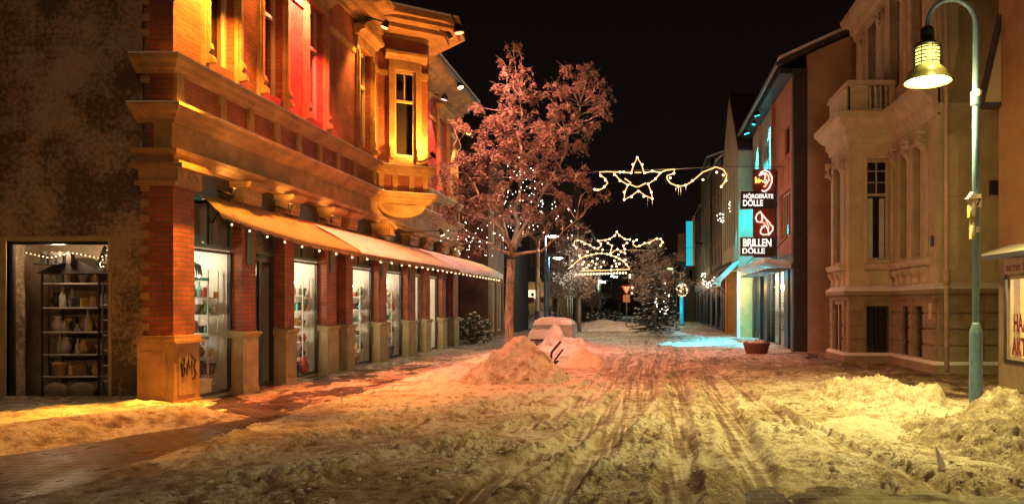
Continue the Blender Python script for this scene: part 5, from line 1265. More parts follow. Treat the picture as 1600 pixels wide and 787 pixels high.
# upper entablature
MB().sweep([(6.7, 17.0), (6.7, 23.5), (7.3, 23.5)], [(-.05, 9.95), (.05, 9.95), (.08, 10.15), (.16, 10.2), (.18, 10.4), (.36, 10.5), (.42, 10.7), (-.05, 10.8)], side=-1).build('upper_cornice', M_villat, vl)
MB().tube([(6.82, 16.72, .1), (6.82, 16.72, 6.1), (6.82, 16.8, 12)], .055, 10).tube([(6.82, 16.72, 1.95), (6.82, 16.72, 2.02)], .08, 10).tube([(6.82, 16.72, 2.05), (6.82, 16.72, 2.35)], .075, 10).build('drainpipe', M_villat, vl)
MB().fbox(VBF, 8.15, 8.7, .036, .05, .02, 1.68).build('side_door', M_dframe, vl)
MB().fbox(VB, 17.15, 17.35, .04, .06, 1.25, 1.62).build('plaque', M_villat, vl)
MB().box(7.86, 8.1, 16.78, 16.89, 4.1, 4.42).build('wall_lantern', M_dframe, vl)
MB().fbox(VB, 17.15, 17.25, .002, .05, 2.95, 3.2).build('meter_box', M_dframe, vl)

# ================================================================== RIGHT: CORNER HOUSE WITH SHOP
ch = thing('corner_house', 'orange beige corner house with snowy canopy and lit shop window at the right edge', 'building', (8, 14, 0))
CF = Frame((0, 14.3), (1, 0), (0, -1)); CS = Frame((6.85, 0), (0, 1), (-1, 0))
M_ch = mat('corner_render', (.40, .22, .11), .88, .2, 2, .3, 50); M_chd = mat('corner_base', (.30, .24, .18), .85, .25, 3, .3, 40)
fwall(CS, 4, 14.3, 2.5, 9.5, .25, [(12.2, 13.1, 3.3, 4.9)]).build('wall', M_ch, ch)
fwall(CF, 7.1, 12, 0, 9.5, .25, []).build('end_wall', M_ch, ch)
fwall(CS, 4, 14.3, 0, 2.5, .25, [(9, 13.98, .56, 2.12)]).build('ground_wall', M_chd, ch)
window(ch, CS, 12.2, 13.1, 3.3, 4.9, .1, .07, mull=1)
sw = window(ch, CS, 9, 13.98, .56, 2.12, .04, .05, m=M_wframe, glass=M_shopglass, name='shop_window', mull=1)
MB().fbox(CS, 9, 14.05, .002, .03, .50, .56).fbox(CS, 13.98, 14.05, .002, .03, .56, 2.16).build('shop_window_surround', M_dframe, ch)
MB().box(8.0, 8.05, 9, 14.1, .4, 2.4).box(7.1, 8.0, 14.05, 14.1, .4, 2.4).box(7.1, 8.0, 9, 14.05, .4, .5).box(7.1, 8.0, 9, 14.05, 2.3, 2.4).build('shop_niche', mat('warm_plaster', (.72, .58, .34), .8, .15), ch)
lamp('shop_light', 'POINT', (7.5, 12.9, 2.1), 60, (1, .76, .42), radius=.15)
MB().fbox(CS, 9, 14.0, .004, .035, 2.17, 2.46).build('sign_board', mat('sign_cream', (.55, .42, .32), .7, .1), ch)
FT = Frame((6.85, 0), (0, -1), (-1, 0))
MB().text('nermin bei c', FT, -13.95, .037, 2.22, .23, .003, squeeze=.85, bold=.004).build('sign_lettering', mat('dark_red_letter', (.22, .02, .02), .6), ch)
MB().text('HAAR', FT, -13.78, -.02, 1.10, .46, .003, squeeze=.55, bold=.01).build('window_lettering', MATS['dark_red_letter'], sw); MB().text('AKTION', FT, -13.82, -.02, .66, .46, .003, squeeze=.55, bold=.01).build('window_lettering', MATS['dark_red_letter'], sw)
# poster on the frontal strip
MB().fbox(CF, 6.86, 7.02, .002, .008, 1.35, 2.08).build('poster', mat('poster_paper', (.5, .33, .26), .8, .2, 20), ch)
q = MB().tube([CF.p(6.94, .012, 1.5), CF.p(6.93, .012, 1.72), CF.p(6.95, .012, 1.85)], .022, 6).tube([CF.p(6.93, .012, 1.75), CF.p(6.98, .012, 1.68)], .012, 5).tube([CF.p(6.93, .012, 1.6), CF.p(6.90, .012, 1.47)], .014, 5).ball(CF.p(6.955, .012, 1.9), .028, 8, 5)
q.fbox(CF, 6.875, 7.0, .009, .012, 1.39, 1.44); q.build('poster_figure', MATS['dark_red_letter'], ch)
fwall(Frame((0, 14.3), (1, 0), (0, -1)), 6.853, 7.1, 0, 9.4, .02, []).build('end_strip', M_chd, ch)
# canopy with snow
cn = MB().prism([Vector((6.84, 0, 2.66)), Vector((6.35, 0, 2.50)), Vector((6.35, 0, 2.42)), Vector((6.84, 0, 2.50))], (0, 9.6, 0))
cn.v = [(a, b + 4.3, c) for a, b, c in cn.v]; co_ = cn.build('canopy', M_dframe, ch)
cs = MB().prism([Vector((6.84, 0, 2.71)), Vector((6.5, 0, 2.60)), Vector((6.33, 0, 2.535)), Vector((6.33, 0, 2.505)), Vector((6.84, 0, 2.665))], (0, 9.64, 0)); cs.v = [(a, b + 4.28, c) for a, b, c in cs.v]; cs.build('canopy_snow', M_snowobj, co_)
# mansard verge (steep pale bargeboard) and roof
vg = MB().prism([Vector((6.52, 14.22, 5.50)), Vector((6.95, 14.22, 5.50)), Vector((7.95, 14.22, 9.9)), Vector((7.55, 14.22, 9.9))], (0, .12, 0)); vg.build('bargeboard', mat('pale_board', (.52, .40, .28), .7, .1, 4), ch)
MB().prism([Vector((6.46, 14.2, 5.46)), Vector((6.52, 14.2, 5.46)), Vector((7.55, 14.2, 9.95)), Vector((7.47, 14.2, 9.95))], (0, .2, 0)).box(6.48, 6.95, 14.2, 14.4, 5.40, 5.495).build('roof_edge', M_slate, ch)

# ================================================================== RIGHT: OPTICIAN BUILDING
ob = thing('optician_building', 'shop building with rust coloured panels, turquoise lit upper wall and an orange end wall', 'building', (6, 28, 0))
OS = Frame((4.84, 0), (0, 1), (-1, 0)); OF = Frame((0, 24.2), (1, 0), (0, -1))
fwall(OF, 5.3, 10, 0, 9.2, .2, []).prism([Vector((5.3, 24.2, 9.2)), Vector((10, 24.2, 9.2)), Vector((10, 24.2, 11.9)), Vector((5.3, 24.2, 9.8))], (0, .2, 0)).build('end_wall', M_orangewall, ob)
fwall(OF, 4.84, 5.298, 0, 9.35, .3, []).build('end_pillar', M_slate, ob)
UPW = [(24.75, 26.6, 3.9, 5.5), (24.85, 25.75, 6.75, 7.7)]
fwall(OS, 24.5, 27.75, 3.3, 9.2, .2, UPW).build('panelled_wall', M_panel, ob)
fwall(OS, 27.75, 33.5, 3.3, 9.2, .2, [(28.9, 30.3, 6.5, 8.1), (28.6, 31.0, 3.8, 5.5)]).build('upper_wall', M_beige, ob)
for k in range(7): MB().fbox(OS, 24.55 + k * .45, 24.57 + k * .45, .002, .02, 5.7, 6.7).build('panel_batten', M_panel, ob)
window(ob, OS, 24.75, 26.6, 3.9, 5.5, .1, .07, mull=3, m=M_wframe); window(ob, OS, 24.85, 25.75, 6.75, 7.7, .08, .06, mull=1, m=M_dframe)
window(ob, OS, 28.9, 30.3, 6.5, 8.1, .1, .09, mull=1); window(ob, OS, 28.6, 31.0, 3.8, 5.5, .1, .09, mull=1)
MB().fbox(OS, 27.7, 27.9, 0, .14, 3.3, 9.1).build('pilaster', M_panel, ob); MB().fbox(OS, 30.9, 31.05, 0, .14, 5.9, 9.1).build('pilaster', M_panel, ob)
MB().box(5.2, 9, 24.5, 33.5, 3.2, 9.0).box(6.3, 9, 24.5, 33.4, 0, 3.2).build('interior', M_dark, ob)
# roof
MB().prism([Vector((4.35, 24.05, 9.42)), Vector((10, 24.05, 12.0)), Vector((10, 24.05, 12.15)), Vector((4.35, 24.05, 9.58))], (0, 12, 0)).build('roof', M_slate, ob)
MB().prism([Vector((4.33, 24.0, 9.585)), Vector((10, 24.0, 12.155)), Vector((10, 24.0, 12.26)), Vector((4.33, 24.0, 9.68))], (0, 12.1, 0)).build('roof_snow', M_snowobj, ob)
MB().tube([(4.3, 24.05, 9.45), (4.3, 36, 9.45)], .08, 8).build('gutter', M_zinc, ob)
MB().box(4.40, 4.82, 24.3, 36, 9.2, 9.38).build('soffit', M_dframe, ob)
# ground floor
fwall(OS, 24.5, 33.5, 2.9, 3.3, .15, []).build('fascia', M_dframe, ob)
OSG = Frame((4.95, 0), (0, 1), (-1, 0))
for a, b in ((24.55, 24.8), (25.25, 25.95), (29.6, 30.3), (31.4, 31.8), (33.2, 33.5)): 
    MB().fbox(OSG, a, b, -.25, .1, 0, 2.9).build('shop_pillar', M_dframe, ob)
for a, b in ((24.8, 25.25), (25.95, 27.6), (27.65, 29.6), (30.3, 31.4), (31.8, 33.2)):
    window(ob, OSG, a, b, .05, 2.85, .03, .05, m=M_gframe, glass=M_shopglass, name='shop_window')
MB().box(6.2, 6.25, 24.5, 33.4, 0, 3).box(5.15, 6.2, 24.5, 24.55, 0, 3).box(5.15, 6.2, 33.3, 33.35, 0, 3).box(5.15, 6.2, 24.55, 33.3, 2.9, 2.95).box(5.15, 6.2, 29.4, 29.45, 0, 2.9).box(5.15, 6.2, 27.6, 27.64, 0, 2.9).build('shop_interior', M_white, ob)
for y in (25.6, 28.3, 31.4): lamp('optician_light', 'POINT', (5.5, y, 2.5), 85, (1, .86, .60), radius=.15)
for k, (y, zz) in enumerate(((26.3, .55), (26.3, .95), (26.3, 1.35), (28.2, .6), (28.2, 1.1), (28.2, 1.5))):
    t = thing('glasses_shelf', ['lowest', 'middle', 'top', 'lower', 'second', 'upper'][k] + (' glass shelf in the nearer optician window' if k < 3 else ' glass shelf in the farther optician window'), 'shelf', (5.4, y, zz))
    MB().box(5.2, 5.65, y, y + 1.0, zz, zz + .02).build('shelf_board', M_zinc, t)
    for j in range(5):
        xx, yy = 5.26 + .07 * (j % 5), y + .1 + .17 * j
        g_ = thing('spectacle_stand', 'small dark spectacle stand on the ' + ['lowest', 'middle', 'top', 'lower', 'second', 'upper'][k] + (' shelf of the nearer optician window' if k < 3 else ' shelf of the farther optician window'), 'display stand', (xx, yy, zz + .02), 'spectacle stands %d' % k)
        MB().tube([(xx, yy, zz + .02), (xx, yy, zz + .16)], .01, 5).tube([(xx - .06, yy, zz + .15), (xx + .06, yy, zz + .15)], .012, 5).box(xx - .04, xx + .04, yy - .03, yy + .03, zz + .021, zz + .035).build('stand_body', M_blackmetal, g_)
# canopy of the optician
cn = thing('glass_canopy', 'thin canopy with a snowy reddish edge and turquoise lit underside over the optician windows', 'canopy', (4.84, 24.4, 2.9))
MB().prism([Vector((4.80, 24.4, 2.80)), Vector((3.95, 24.4, 3.0)), Vector((3.95, 24.4, 3.05)), Vector((4.80, 24.4, 2.86))], (0, 7.4, 0)).build('canopy_panel', M_white, cn)
MB().prism([Vector((4.80, 24.38, 2.865)), Vector((3.93, 24.38, 3.055)), Vector((3.93, 24.38, 3.14)), Vector((4.80, 24.38, 2.95))], (0, 7.44, 0)).build('canopy_snow', M_snowobj, cn)
for k in range(9): MB().box(4.0, 4.78, 24.5 + k * .85, 24.54 + k * .85, 2.74, 2.80).build('canopy_rib', M_zinc, cn)
for y in (25, 31): MB().tube([(4.8, y, 3.9), (4.0, y, 3.06)], .018, 5).build('tie_rod', M_blackmetal, cn)
lamp('canopy_wash', 'POINT', (4.45, 26.5, 2.72), 7, TQ, radius=.2); lamp('canopy_wash', 'POINT', (4.45, 30.2, 2.72), 7, TQ, radius=.3)  # fixtureless turquoise points added to colour the canopy underside
# upper turquoise lamps
flood((4.30, 28.6, 8.95), (4.9, 29.0, 6.8), 'nearer turquoise spotlight under the optician eave', 4200, TQ, 78, .6, body=.11, arm=(4.6, 28.6, 9.25), estr=8)
flood((4.30, 31.6, 8.95), (4.9, 31.8, 6.8), 'farther turquoise spotlight under the optician eave', 4200, TQ, 78, .6, body=.11, arm=(4.6, 31.6, 9.25), estr=8)
flood((4.35, 29.8, 8.9), (1.9, 28.6, 0), 'small turquoise projector under the optician eave aimed at the street', 24000, TQ, 19, .9, body=.07, arm=(4.6, 29.8, 9.25), estr=3)
lamp('under_sign_fill', 'POINT', (4.3, 29.5, 4.6), 35, TQ, radius=.2)  # extra turquoise fill added to spread the wall glow, no fixture
# OPTICIAN SIGN
sg = thing('shop_sign', 'tall dark red hanging sign with a neon ear and neon glasses above white letters', 'sign', tuple(at(1194, 333, 27)))
SF = Frame((0, 27.0), (1, 0), (0, -1)); SX = lambda px: at(px, 0, 27).x; SZ = lambda py: at(0, py, 27).z
M_sb = mat('sign_dark_red', (.13, .02, .015), .5, .15, 3); M_ss = mat('sign_black', (.02, .015, .015), .5)
MB().fbox(SF, SX(1177), SX(1211), -.12, 0, SZ(402), SZ(264)).build('sign_panel', M_sb, sg)
for y0, y1 in ((326, 299), (399, 371)):
    MB().fbox(SF, SX(1157), SX(1210.5), -.10, .02, SZ(y0), SZ(y1)).build('name_plate', M_ss, sg)
    bd = MB(); x0, x1, z0, z1 = SX(1157), SX(1177), SZ(y0), SZ(y1)
    bd.fbox(SF, x0 - .02, x0, -.1, .025, z0 - .02, z1 + .02).fbox(SF, x0, x1, -.1, .025, z0 - .02, z0).fbox(SF, x0, x1, -.1, .025, z1, z1 + .02); bd.build('plate_border', mat('border_cream', (.5, .46, .36), .6), sg)
M_let = emis('letter_white', (1, .86, .74), 1.5)
def neon(pts, r, m, nm): MB().tube([SF.p(SX(1150 + a / 5.243), .045, SZ(255 + b / 5.247)) for a, b in pts], r, 6).build(nm, m, sg)
def fit(txt, x0, x1, yb, yt, nm):
    mb = MB(); mb.text(txt, SF, 0, .024, 0, 1, .004, bold=.015)
    xs_ = [v[0] for v in mb.v]; zs_ = [v[2] for v in mb.v]; a0, a1, c0, c1 = min(xs_), max(xs_), min(zs_), max(zs_)
    X0, X1, Z0, Z1 = SX(x0), SX(x1), SZ(yb), SZ(yt)
    mb.v = [(X0 + (v[0] - a0) / (a1 - a0) * (X1 - X0), v[1], Z0 + (v[2] - c0) / (c1 - c0) * (Z1 - Z0)) for v in mb.v]
    mb.build(nm, M_let, sg)
fit('HÖRGERÄTE', 1162, 1208, 310, 302, 'lettering'); fit('DÖLLE', 1161, 1192, 322, 310.5, 'lettering')
fit('BRILLEN', 1161, 1205, 385, 373, 'lettering'); fit('DÖLLE', 1160, 1195, 396, 386, 'lettering')
M_neon = emis('neon_red', (1, .20, .12), 5); M_neonp = emis('neon_pink', (1, .42, .32), 4); M_neony = emis('neon_yellow', (1, .6, .08), 4)
neon([(190, 105), (205, 75), (235, 60), (270, 75), (292, 115), (290, 160), (270, 205), (245, 228), (222, 232), (210, 222)], .022, M_neonp, 'neon_ear')
neon([(225, 95), (245, 85), (265, 105), (268, 140), (250, 170), (235, 195), (225, 190)], .018, M_neon, 'neon_ear')
neon([(205, 100), (215, 85), (235, 82), (240, 110), (232, 135), (250, 140), (240, 165), (220, 150)], .02, M_neonp, 'neon_ear')
neon([(160, 115), (160, 165), (170, 130), (180, 165), (185, 125), (195, 160), (200, 140), (222, 152)], .015, M_neony, 'neon_wave')
neon([(200, 395), (170, 420), (160, 450), (172, 480), (200, 485), (215, 465), (210, 420), (198, 395), (215, 430), (280, 495)], .018, M_neonp, 'neon_glasses')
neon([(210, 485), (235, 490), (225, 520), (205, 520)], .016, M_neon, 'neon_glasses')
neon([(225, 520), (200, 545), (200, 575), (225, 588), (265, 582), (262, 545), (240, 510), (225, 525)], .018, M_neonp, 'neon_glasses')
neon([(195, 395), (240, 450), (270, 535)], .013, M_neon, 'neon_glasses'); neon([(275, 500), (300, 520), (298, 550), (265, 590)], .018, M_neonp, 'neon_glasses')
for py in (270, 320, 370, 398): MB().box(SX(1211), 4.83, 27.04, 27.08, SZ(py) - .02, SZ(py) + .02).build('bracket', M_blackmetal, sg)
MB().tube([(SX(1213.5), 27.06, SZ(404)), (SX(1213.5), 27.06, SZ(266))], .035, 8).build('sign_post', M_zinc, sg)

# planter bowl
pbw = thing('planter_bowl', 'brown concrete planter bowl with snow and a twig on the right footway before the optician', 'planter', (at(1182, 550, 22.4).x, 22.4, 0))
c = pbw.location
MB().lathe([(.28, 0), (.30, .02), (.39, .34), (.41, .38), (.41, .44), (.37, .44), (.34, .36), (0, .36)], c, 24).build('bowl', mat('brown_concrete', (.16, .07, .045), .8, .25, 8, .3), pbw)
MB().ball(c + Vector((0, 0, .37)), .36, 14, 8, (1, 1, .3)).ball(c + Vector((.12, .05, .46)), .13, 10, 6, (1, 1, .5)).build('bowl_snow', M_snowobj, pbw)
MB().tube([c + Vector((-.02, 0, .4)), c + Vector((-.03, 0, .62)), c + Vector((.0, 0, .8))], .012, 5).tube([c + Vector((-.02, 0, .5)), c + Vector((.06, 0, .66))], .008, 4).build('twig', M_bark, pbw)

# ================================================================== RIGHT: NEIGHBOURS FURTHER DOWN
gb2 = thing('gabled_house', 'beige house with a steep street gable and tall dark window strips beyond the optician', 'building', (6, 36, 0))
GS = Frame((4.2, 0), (0, 1), (-1, 0)); GF = Frame((0, 33.6), (1, 0), (0, -1))
strips = [(35.0 + k * .95, 35.45 + k * .95, 4.4, 7.9) for k in range(6)]
fwall(GS, 33.8, 41, 3.2, 8.6, .2, strips).build('wall', M_beige, gb2)
MB().prism([Vector((4.2, 33.8, 8.6)), Vector((4.2, 41, 8.6)), Vector((4.2, 37.4, 12.1))], (.25, 0, 0)).build('gable', M_beige, gb2)
fwall(GF, 4.2, 9, 3.2, 8.6, .2, []).build('end_wall', M_beige, gb2)
MB().box(4.45, 9, 33.8, 40.9, 3.2, 8.5).build('interior', M_dark, gb2)
for a, b, z0, z1 in strips: window(gb2, GS, a, b, z0, z1, .05, .05, m=mat('reddish_frame', (.22, .10, .08), .6), transom=6.2)
MB().prism([Vector((4.2, 33.5, 8.65)), Vector((4.2, 37.4, 12.3)), Vector((4.2, 37.4, 12.12)), Vector((4.2, 33.7, 8.6))], (4, 0, 0)).prism([Vector((4.2, 41.3, 8.65)), Vector((4.2, 37.4, 12.3)), Vector((4.2, 37.4, 12.12)), Vector((4.2, 41.1, 8.6))], (4, 0, 0)).build('roof', M_slate, gb2)
# ground floor: lit orange entrance
MB().fbox(GF, 4.28, 4.83, -.2, .0, 0, 3.2).build('entrance_wall', M_orangelit, gb2)
MB().fbox(GS, 33.6, 33.85, -.08, .05, 0, 3.2).build('entrance_post', M_white, gb2)
MB().box(4.9, 4.95, 33.85, 38, 0, 3.2).box(4.2, 4.9, 37.95, 38.0, 0, 3.2).build('entrance_niche', M_orangelit, gb2)
window(gb2, GS, 34.0, 35.6, .05, 2.9, .3, .07, name='shop_window', glass=M_shopglass); window(gb2, GS, 35.7, 37.6, .05, 2.9, .3, .07, name='shop_window', glass=M_shopglass)
lamp('entrance_light', 'POINT', (4.55, 35.4, 2.7), 60, (1, .58, .20), radius=.12); lamp('entrance_light', 'POINT', (3.9, 33.0, 2.35), 45, (1, .58, .20), radius=.12)
MB().fbox(GS, 38.0, 38.7, -.1, .06, 0, 3.1).build('decorated_pillar', mat('orange_pillar', (.5, .16, .07), .8, .5, 18, .6, 25), gb2)
MB().fbox(GS, 38.7, 41, -.4, -.3, 0, 3.1).build('back_wall', M_dframe, gb2)
MB().fbox(GS, 38.8, 39.6, -.1, -.02, 0, 2.9).fbox(GS, 39.9, 40.8, -.1, -.02, 0, 2.9).build('door', M_slate, gb2)
lamp('pillar_light', 'POINT', (3.7, 38.3, 2.6), 14, (1, .5, .2), radius=.1)
a2 = thing('shop_awning', 'striped awning with bright turquoise lit top left of the optician canopy', 'awning', (4.2, 34, 2.5))
MB().prism([Vector((4.19, 33.4, 3.5)), Vector((3.2, 33.4, 2.5)), Vector((3.2, 33.4, 2.44)), Vector((4.19, 33.4, 3.42))], (0, 2.6, 0)).build('canvas', mat('pale_awning', (.22, .42, .42), .8, .3, 3), a2)
for k in range(4): MB().tube([(4.19, 33.45 + k * .8, 3.56), (3.2, 33.45 + k * .8, 2.56)], .03, 6).build('awning_rib', M_white, a2)
snowy_blob(MB(), 3.14, 3.34, 33.4, 36, 2.52, .07, 4, 14).build('awning_snow', M_snowobj, a2)
lamp('awning_wash', 'SPOT', (3.9, 34.2, 5.6), 330, TQ, (3.7, 34.8, 3.0), 62, .6, .1)
a3 = thing('shop_awning', 'dark grey awning beyond the turquoise one over the dark shop doors', 'awning', (4.2, 38, 2.5))
MB().prism([Vector((4.19, 36.4, 3.7)), Vector((3.0, 36.4, 2.75)), Vector((3.0, 36.4, 2.68)), Vector((4.19, 36.4, 3.6))], (0, 7.5, 0)).build('canvas', mat('grey_awning', (.12, .10, .09), .8, .3, 3), a3)
for k in range(5): MB().tube([(4.19, 36.5 + k * 1.6, 3.75), (3.0, 36.5 + k * 1.6, 2.8)], .02, 6).build('awning_rib', M_twig, a3)
snowy_blob(MB(), 2.95, 3.2, 36.4, 43.9, 2.76, .06, 5, 14).build('awning_snow', M_snowobj, a3)
for k, (px, py) in enumerate(((1143, 322), (1126, 340))):
    c = at(px, py, 37 + 3 * k); fairy(('nearer' if k == 0 else 'farther') + ' small bunch of white lights on the beige gabled house', px, py, 6, 9, c.y - .0, 14, seed=20 + k, r=.028, depth=.15)
fairy('bundle of white lights on snowy twigs under the dark grey awning', 1106, 436, 11, 14, 37.5, 26, seed=31, r=.03, depth=.3)
bs = thing('twig_decoration', 'snow covered twig bouquet with lights at the edge of the dark grey awning', 'decoration', tuple(at(1104, 440, 37.6)))
q = MB(); rr = random.Random(8); c0 = at(1112, 448, 37.6)
for k in range(60):
    d = Vector((rr.uniform(-1, .5), rr.uniform(-.4, .4), rr.uniform(-.6, .8))).normalized() * rr.uniform(.4, 1.0)
    q.tube([c0, c0 + d * .5 + Vector((0, 0, .08)), c0 + d], [.02, .014, .008], 3, caps=False)
q.build('twigs', M_flake, bs, recalc=False)

def far_house(label, x, y0, y1, h, m, roof, wins, m2=None, ground=3.2, gcol=None, name='far_house', dirn=-1, depth=5, gable=True, fz=(4.0, 6.2)):
    t = thing(name, label, 'building', (x - dirn * 2, (y0 + y1) / 2, 0)); fr = Frame((x, 0), (0, 1), (dirn, 0))
    ops = []
    n_ = max(1, int((y1 - y0) / 1.8))
    for lv in range(wins):
        for k in range(n_):
            a = y0 + (y1 - y0) * (k + .28) / n_; b = y0 + (y1 - y0) * (k + .72) / n_; z0 = fz[0] + lv * 2.9; z1 = z0 + 1.6
            if z1 < h - .2: ops.append((a, b, z0, z1))
    fwall(fr, y0, y1, ground, h, .2, ops).build('wall', m, t)
    for a, b, z0, z1 in ops: window(t, fr, a, b, z0, z1, .06, .07, transom=z0 + 1.1)
    x1 = x - dirn * depth; xa, xb = min(x, x1), max(x, x1)
    xi = x - dirn * .22; MB().box(min(xi, x1), max(xi, x1), y0 + .2, y1 - .2, 0, h - .1).build('interior', M_dark, t)
    MB().box(xa, xb, y0, y0 + .198, 0, h).build('end_wall', m2 or m, t)
    nb_ = max(1, int((y1 - y0) / 2.6)); gw = [(y0 + (y1 - y0) * (k + .12) / nb_, y0 + (y1 - y0) * (k + .88) / nb_, .2, 2.7) for k in range(nb_)]
    fwall(fr, y0 + .2, y1, 0, ground, .18, gw).build('shop_front', gcol or M_dframe, t)
    for a, b, z0, z1 in gw: window(t, fr, a, b, z0, z1, .06, .06, m=M_dframe, name='shop_window')
    if gable:
        MB().prism([Vector((xa - .25, y0 - .1, h)), Vector((xb + .25, y0 - .1, h)), Vector(((xa + xb) / 2, y0 - .1, h + roof))], (0, y1 - y0 + .2, 0)).build('roof', M_slate, t)
        s1 = MB(); e0 = xa - .27 if dirn < 0 else xb + .27; mx = (xa + xb) / 2
        s1.prism([Vector((e0, y0 - .12, h + .02)), Vector((mx, y0 - .12, h + roof + .03)), Vector((mx, y0 - .12, h + roof + .12)), Vector((e0, y0 - .12, h + .12))], (0, y1 - y0 + .24, 0)).build('roof_snow', M_snowobj, t)
    else: MB().box(xa - .1, xb + .1, y0, y1, h, h + .25).build('parapet', m, t)
    return t
far_house('narrow grey brown house with rows of tall dark windows right of the star garland', 4.2, 41.2, 47.5, 9.6, M_grey, 2.2, 2)
far_house('pale stuccoed house with carved frames seen under the right curl of the star garland', 4.15, 47.6, 56, 11.0, M_beige, 1.0, 2)
far_house('grey house behind the turquoise light column', 4.3, 56.2, 66, 9.0, M_grey, 2.5, 2)
tw = thing('light_column', 'tall turquoise lit box sign on the far right house', 'sign', tuple(at(1077, 415, 54))); xa, xb = at(1072, 0, 54).x, at(1082, 0, 54).x
MB().box(xa, xb, 53.8, 54, at(0, 415, 54).z, at(0, 346, 54).z).build('lit_panel', emis('turq_panel', (.01, .48, .58), .8), tw)
MB().box(xb, xb + .16, 53.78, 54.02, at(0, 416, 54).z, at(0, 338, 54).z).build('edge_strip', M_orangelit, tw); MB().box(xa - .1, xb + .2, 53.7, 54.1, at(0, 421, 54).z, at(0, 415.5, 54).z).build('bottom_cap', M_blackmetal, tw)
MB().tube([(xb + .1, 54, at(0, 380, 54).z), (4.4, 54.2, at(0, 380, 54).z)], .06, 6).build('bracket', M_blackmetal, tw)
tp = thing('turquoise_pillar', 'slim turquoise lit pillar on the pavement under the light column', 'pillar', (at(1065, 490, 52).x, 52, 0)); x = tp.location.x
MB().tube([(x, 52, 0), (x, 52, 3.6)], .14, 10).build('shaft', emis('turq_p', (.02, .4, .5), .5), tp); MB().lathe([(.24, 0), (.24, .12), (.15, .2)], (x, 52, 0), 12).build('foot', M_blackmetal, tp)
lamp('turq_glow', 'POINT', (x - .3, 51.5, 1.2), 20, TQ, radius=.2)
rp = thing('banner_sign', 'small brownish red projecting sign left of the turquoise light column', 'sign', tuple(at(1065, 408, 60))); xa, xb = at(1059, 0, 60).x, at(1070, 0, 60).x
MB().box(xa, xb, 59.9, 60, at(0, 408, 60).z, at(0, 365, 60).z).build('sign_panel', mat('brick_panel', (.40, .15, .09), .8, .4, 10), rp); MB().box(xb, 4.5, 59.93, 59.98, at(0, 380, 60).z, at(0, 379, 60).z + .05).build('bracket', M_blackmetal, rp)
far_house('low dark shop house at the very far right end of the street', 3.9, 66.2, 84, 7.0, M_grey, 2.5, 1)
lamp('right_shop', 'POINT', (3.3, 49, 2.6), 30, (1, .6, .3), radius=.2)
lamp('right_far_fill', 'POINT', (1.8, 60, 3), 60, (1, .7, .4), radius=.3)  # fill added in the open street to lift the dark right houses

# ================================================================== LEFT BACKGROUND
lb = thing('dark_brick_house', 'dark brick house wall behind the snowy shrub at the left', 'building', (-8.2, 36, 0))
LF = Frame((0, 33.5), (1, 0), (0, -1)); LS = Frame((-7.2, 0), (0, 1), (1, 0))
fwall(LF, -14, -7.2, 0, 8.4, .3, []).build('end_wall', M_brickd, lb)
fwall(LS, 33.8, 37.2, 0, 8.4, .3, [(34.3, 35.2, .3, 2.6), (35.6, 36.8, .3, 2.6), (34.3, 35.2, 4.2, 6), (35.8, 36.7, 4.2, 6)]).build('wall', M_brickd, lb)
for o_ in [(34.3, 35.2, .3, 2.6), (35.6, 36.8, .3, 2.6), (34.3, 35.2, 4.2, 6), (35.8, 36.7, 4.2, 6)]: window(lb, LS, *o_, .08, .07, m=M_wframe, mull=1)
MB().box(-14, -7.55, 33.9, 37, 0, 8.2).build('interior', M_dark, lb)
MB().prism([Vector((-14.2, 33.4, 8.4)), Vector((-6.95, 33.4, 8.4)), Vector((-10.6, 33.4, 11.5))], (0, 4, 0)).build('roof', M_slate, lb)
gs = thing('glass_shopfront', 'dark glass shop front with steel mullions left of the big tree trunk', 'building', (-8.5, 40, 0))
GSF = Frame((0, 38.5), (1, 0), (0, -1)); 
ops = [(-8.35 + k * .62, -7.85 + k * .62, .35, 3.6) for k in range(2)]
fwall(GSF, -8.6, -7.05, 0, 4.6, .2, ops).build('wall', M_dframe, gs)
for o_ in ops: window(gs, GSF, *o_, .04, .06, m=M_zinc, name='shop_window', transom=2.6)
MB().box(-8.6, -7.05, 38.72, 44, 0, 4.5).build('interior', M_dark, gs); MB().box(-8.7, -6.6, 38.0, 38.9, 4.6, 4.8).build('canopy', M_dframe, gs)
# modern building with lit ground floor
mb_ = thing('modern_building', 'dark modern building with glass front and an angular bay behind the tree trunk', 'building', (-12, 62, 0))
MF = Frame((0, 58), (1, 0), (0, -1)); ops = [(-12.5 + k * 1.35, -11.4 + k * 1.35, .4, 3.4) for k in range(5)] + [(-12.5 + k * 1.35, -11.4 + k * 1.35, 4.6 + 2.8 * j, 6.4 + 2.8 * j) for k in range(5) for j in range(2)]
fwall(MF, -24, -5.6, 0, 11.5, .3, ops).build('wall', M_dframe, mb_)
for o_ in ops: window(mb_, MF, *o_, .06, .08, m=M_zinc, glass=M_shopglass if o_[2] < 1 else M_glass)
MB().box(-24, -5.7, 61.5, 66, 0, 11.4).box(-24, -5.7, 58.4, 61.5, 3.6, 11.4).build('interior', mat('dim_wall', (.25, .18, .11), .8), mb_)
MB().box(-12.4, -9.2, 56.8, 58, 4.3, 8.6).prism([Vector((-12.4, 56.8, 4.3)), Vector((-9.2, 56.8, 4.3)), Vector((-11.3, 57.6, 3.0))], (0, 1.0, 0)).build('angular_bay', M_slate, mb_)
MB().box(-24, -5.3, 56.5, 57.9, .0, .18).build('steps', M_beige, mb_)
lamp('ground_light', 'POINT', (-9.0, 60.2, 2.6), 70, (1, .72, .32), radius=.3)
wsn = thing('lit_sign', 'small white and yellow lit sign in the far ground floor window', 'sign', tuple(at(831, 459, 57.4)))
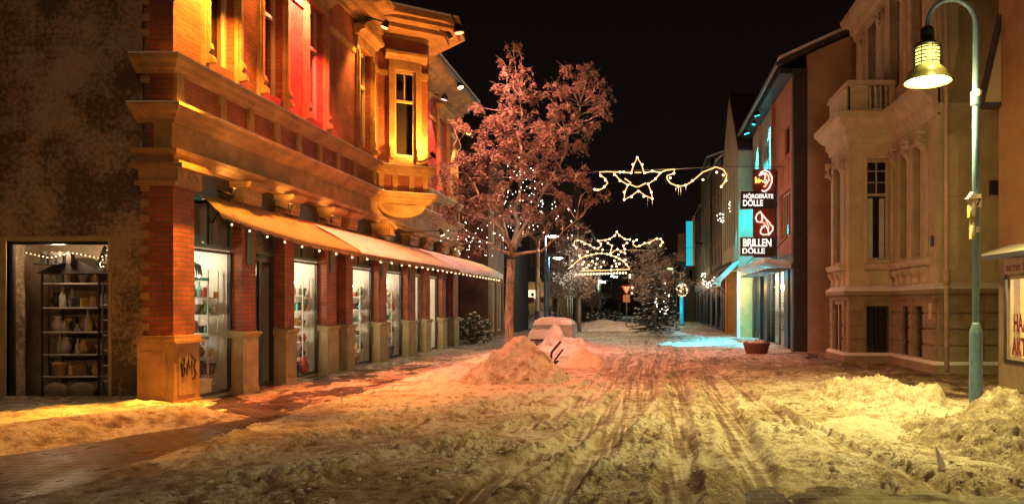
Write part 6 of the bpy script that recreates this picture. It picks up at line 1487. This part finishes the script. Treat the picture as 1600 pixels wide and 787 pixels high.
p0 = at(825, 466, 57.4); p1 = at(836, 453, 57.4)
MB().box(p0.x, p1.x, 57.38, 57.5, p0.z, p1.z).build('lit_panel', emis('lit_white', (1, .84, .45), 1.3), wsn)
MB().ball(at(832, 460, 57.34), .12, 8, 5, (1, .2, 1.3)).build('emblem', M_dframe, wsn)
for k, px in enumerate((822, 829, 845)):
    p = at(px, 467, 57.2); tag(MB().box(p.x - .28, p.x + .28, 57.1, 57.2, p.z - .3, p.z + .15).build('poster_board', mat('red_poster', (.45, .10, .06), .7, .5, 6)), ('left', 'middle', 'right')[k] + ' red poster board under the small lit sign', 'poster')
ws = thing('low_wall', 'brownish low garden wall behind the silver pole', 'wall', (at(870, 480, 52).x, 52, 0))
MB().box(at(824, 0, 52).x, at(880, 0, 52).x, 52, 52.3, 0, .9).build('wall_body', M_beige, ws); snowy_blob(MB(), at(824, 0, 52).x, at(880, 0, 52).x, 51.95, 52.35, .9, .15, 3, 12).build('wall_snow', M_snowobj, ws)
far_house('dim building at the far end of the street left of the arch lights', -5.5, 72, 90, 8.5, M_grey, 3, 1, dirn=1, depth=8)
tag(MB().box(-14, 14, 128, 131, 0, 9).prism([Vector((-14, 127.9, 9)), Vector((14, 127.9, 9)), Vector((0, 127.9, 13))], (0, 3.2, 0)).build('distant_building', M_grey), 'dark building closing the far end of the street', 'building')
for k, (px, py, r_) in enumerate(((930, 497, .9), (962, 490, .8), (946, 484, 1.0))):
    Y = 60 + 6 * k; c = at(px, py, Y); bush('shrub', ('low snowy shrub left in the dark far street', 'low snowy shrub right in the dark far street', 'low snowy shrub deep in the dark far street')[k], (c.x, Y, .2), r_, 40, .14, .9, M_dleaf, M_snowobj, 40 + k)
# paper cone in the snow bank at the right
tag(MB().tube([(2.72, 6.8, .02), (2.73, 6.8, .12), (2.69, 6.79, .22), (2.67, 6.79, .30)], [.035, .035, .02, .004], 9).build('ice_chunk', M_snowobj), 'pointed pale ice chunk standing in the dirty snow bank', 'ice chunk')
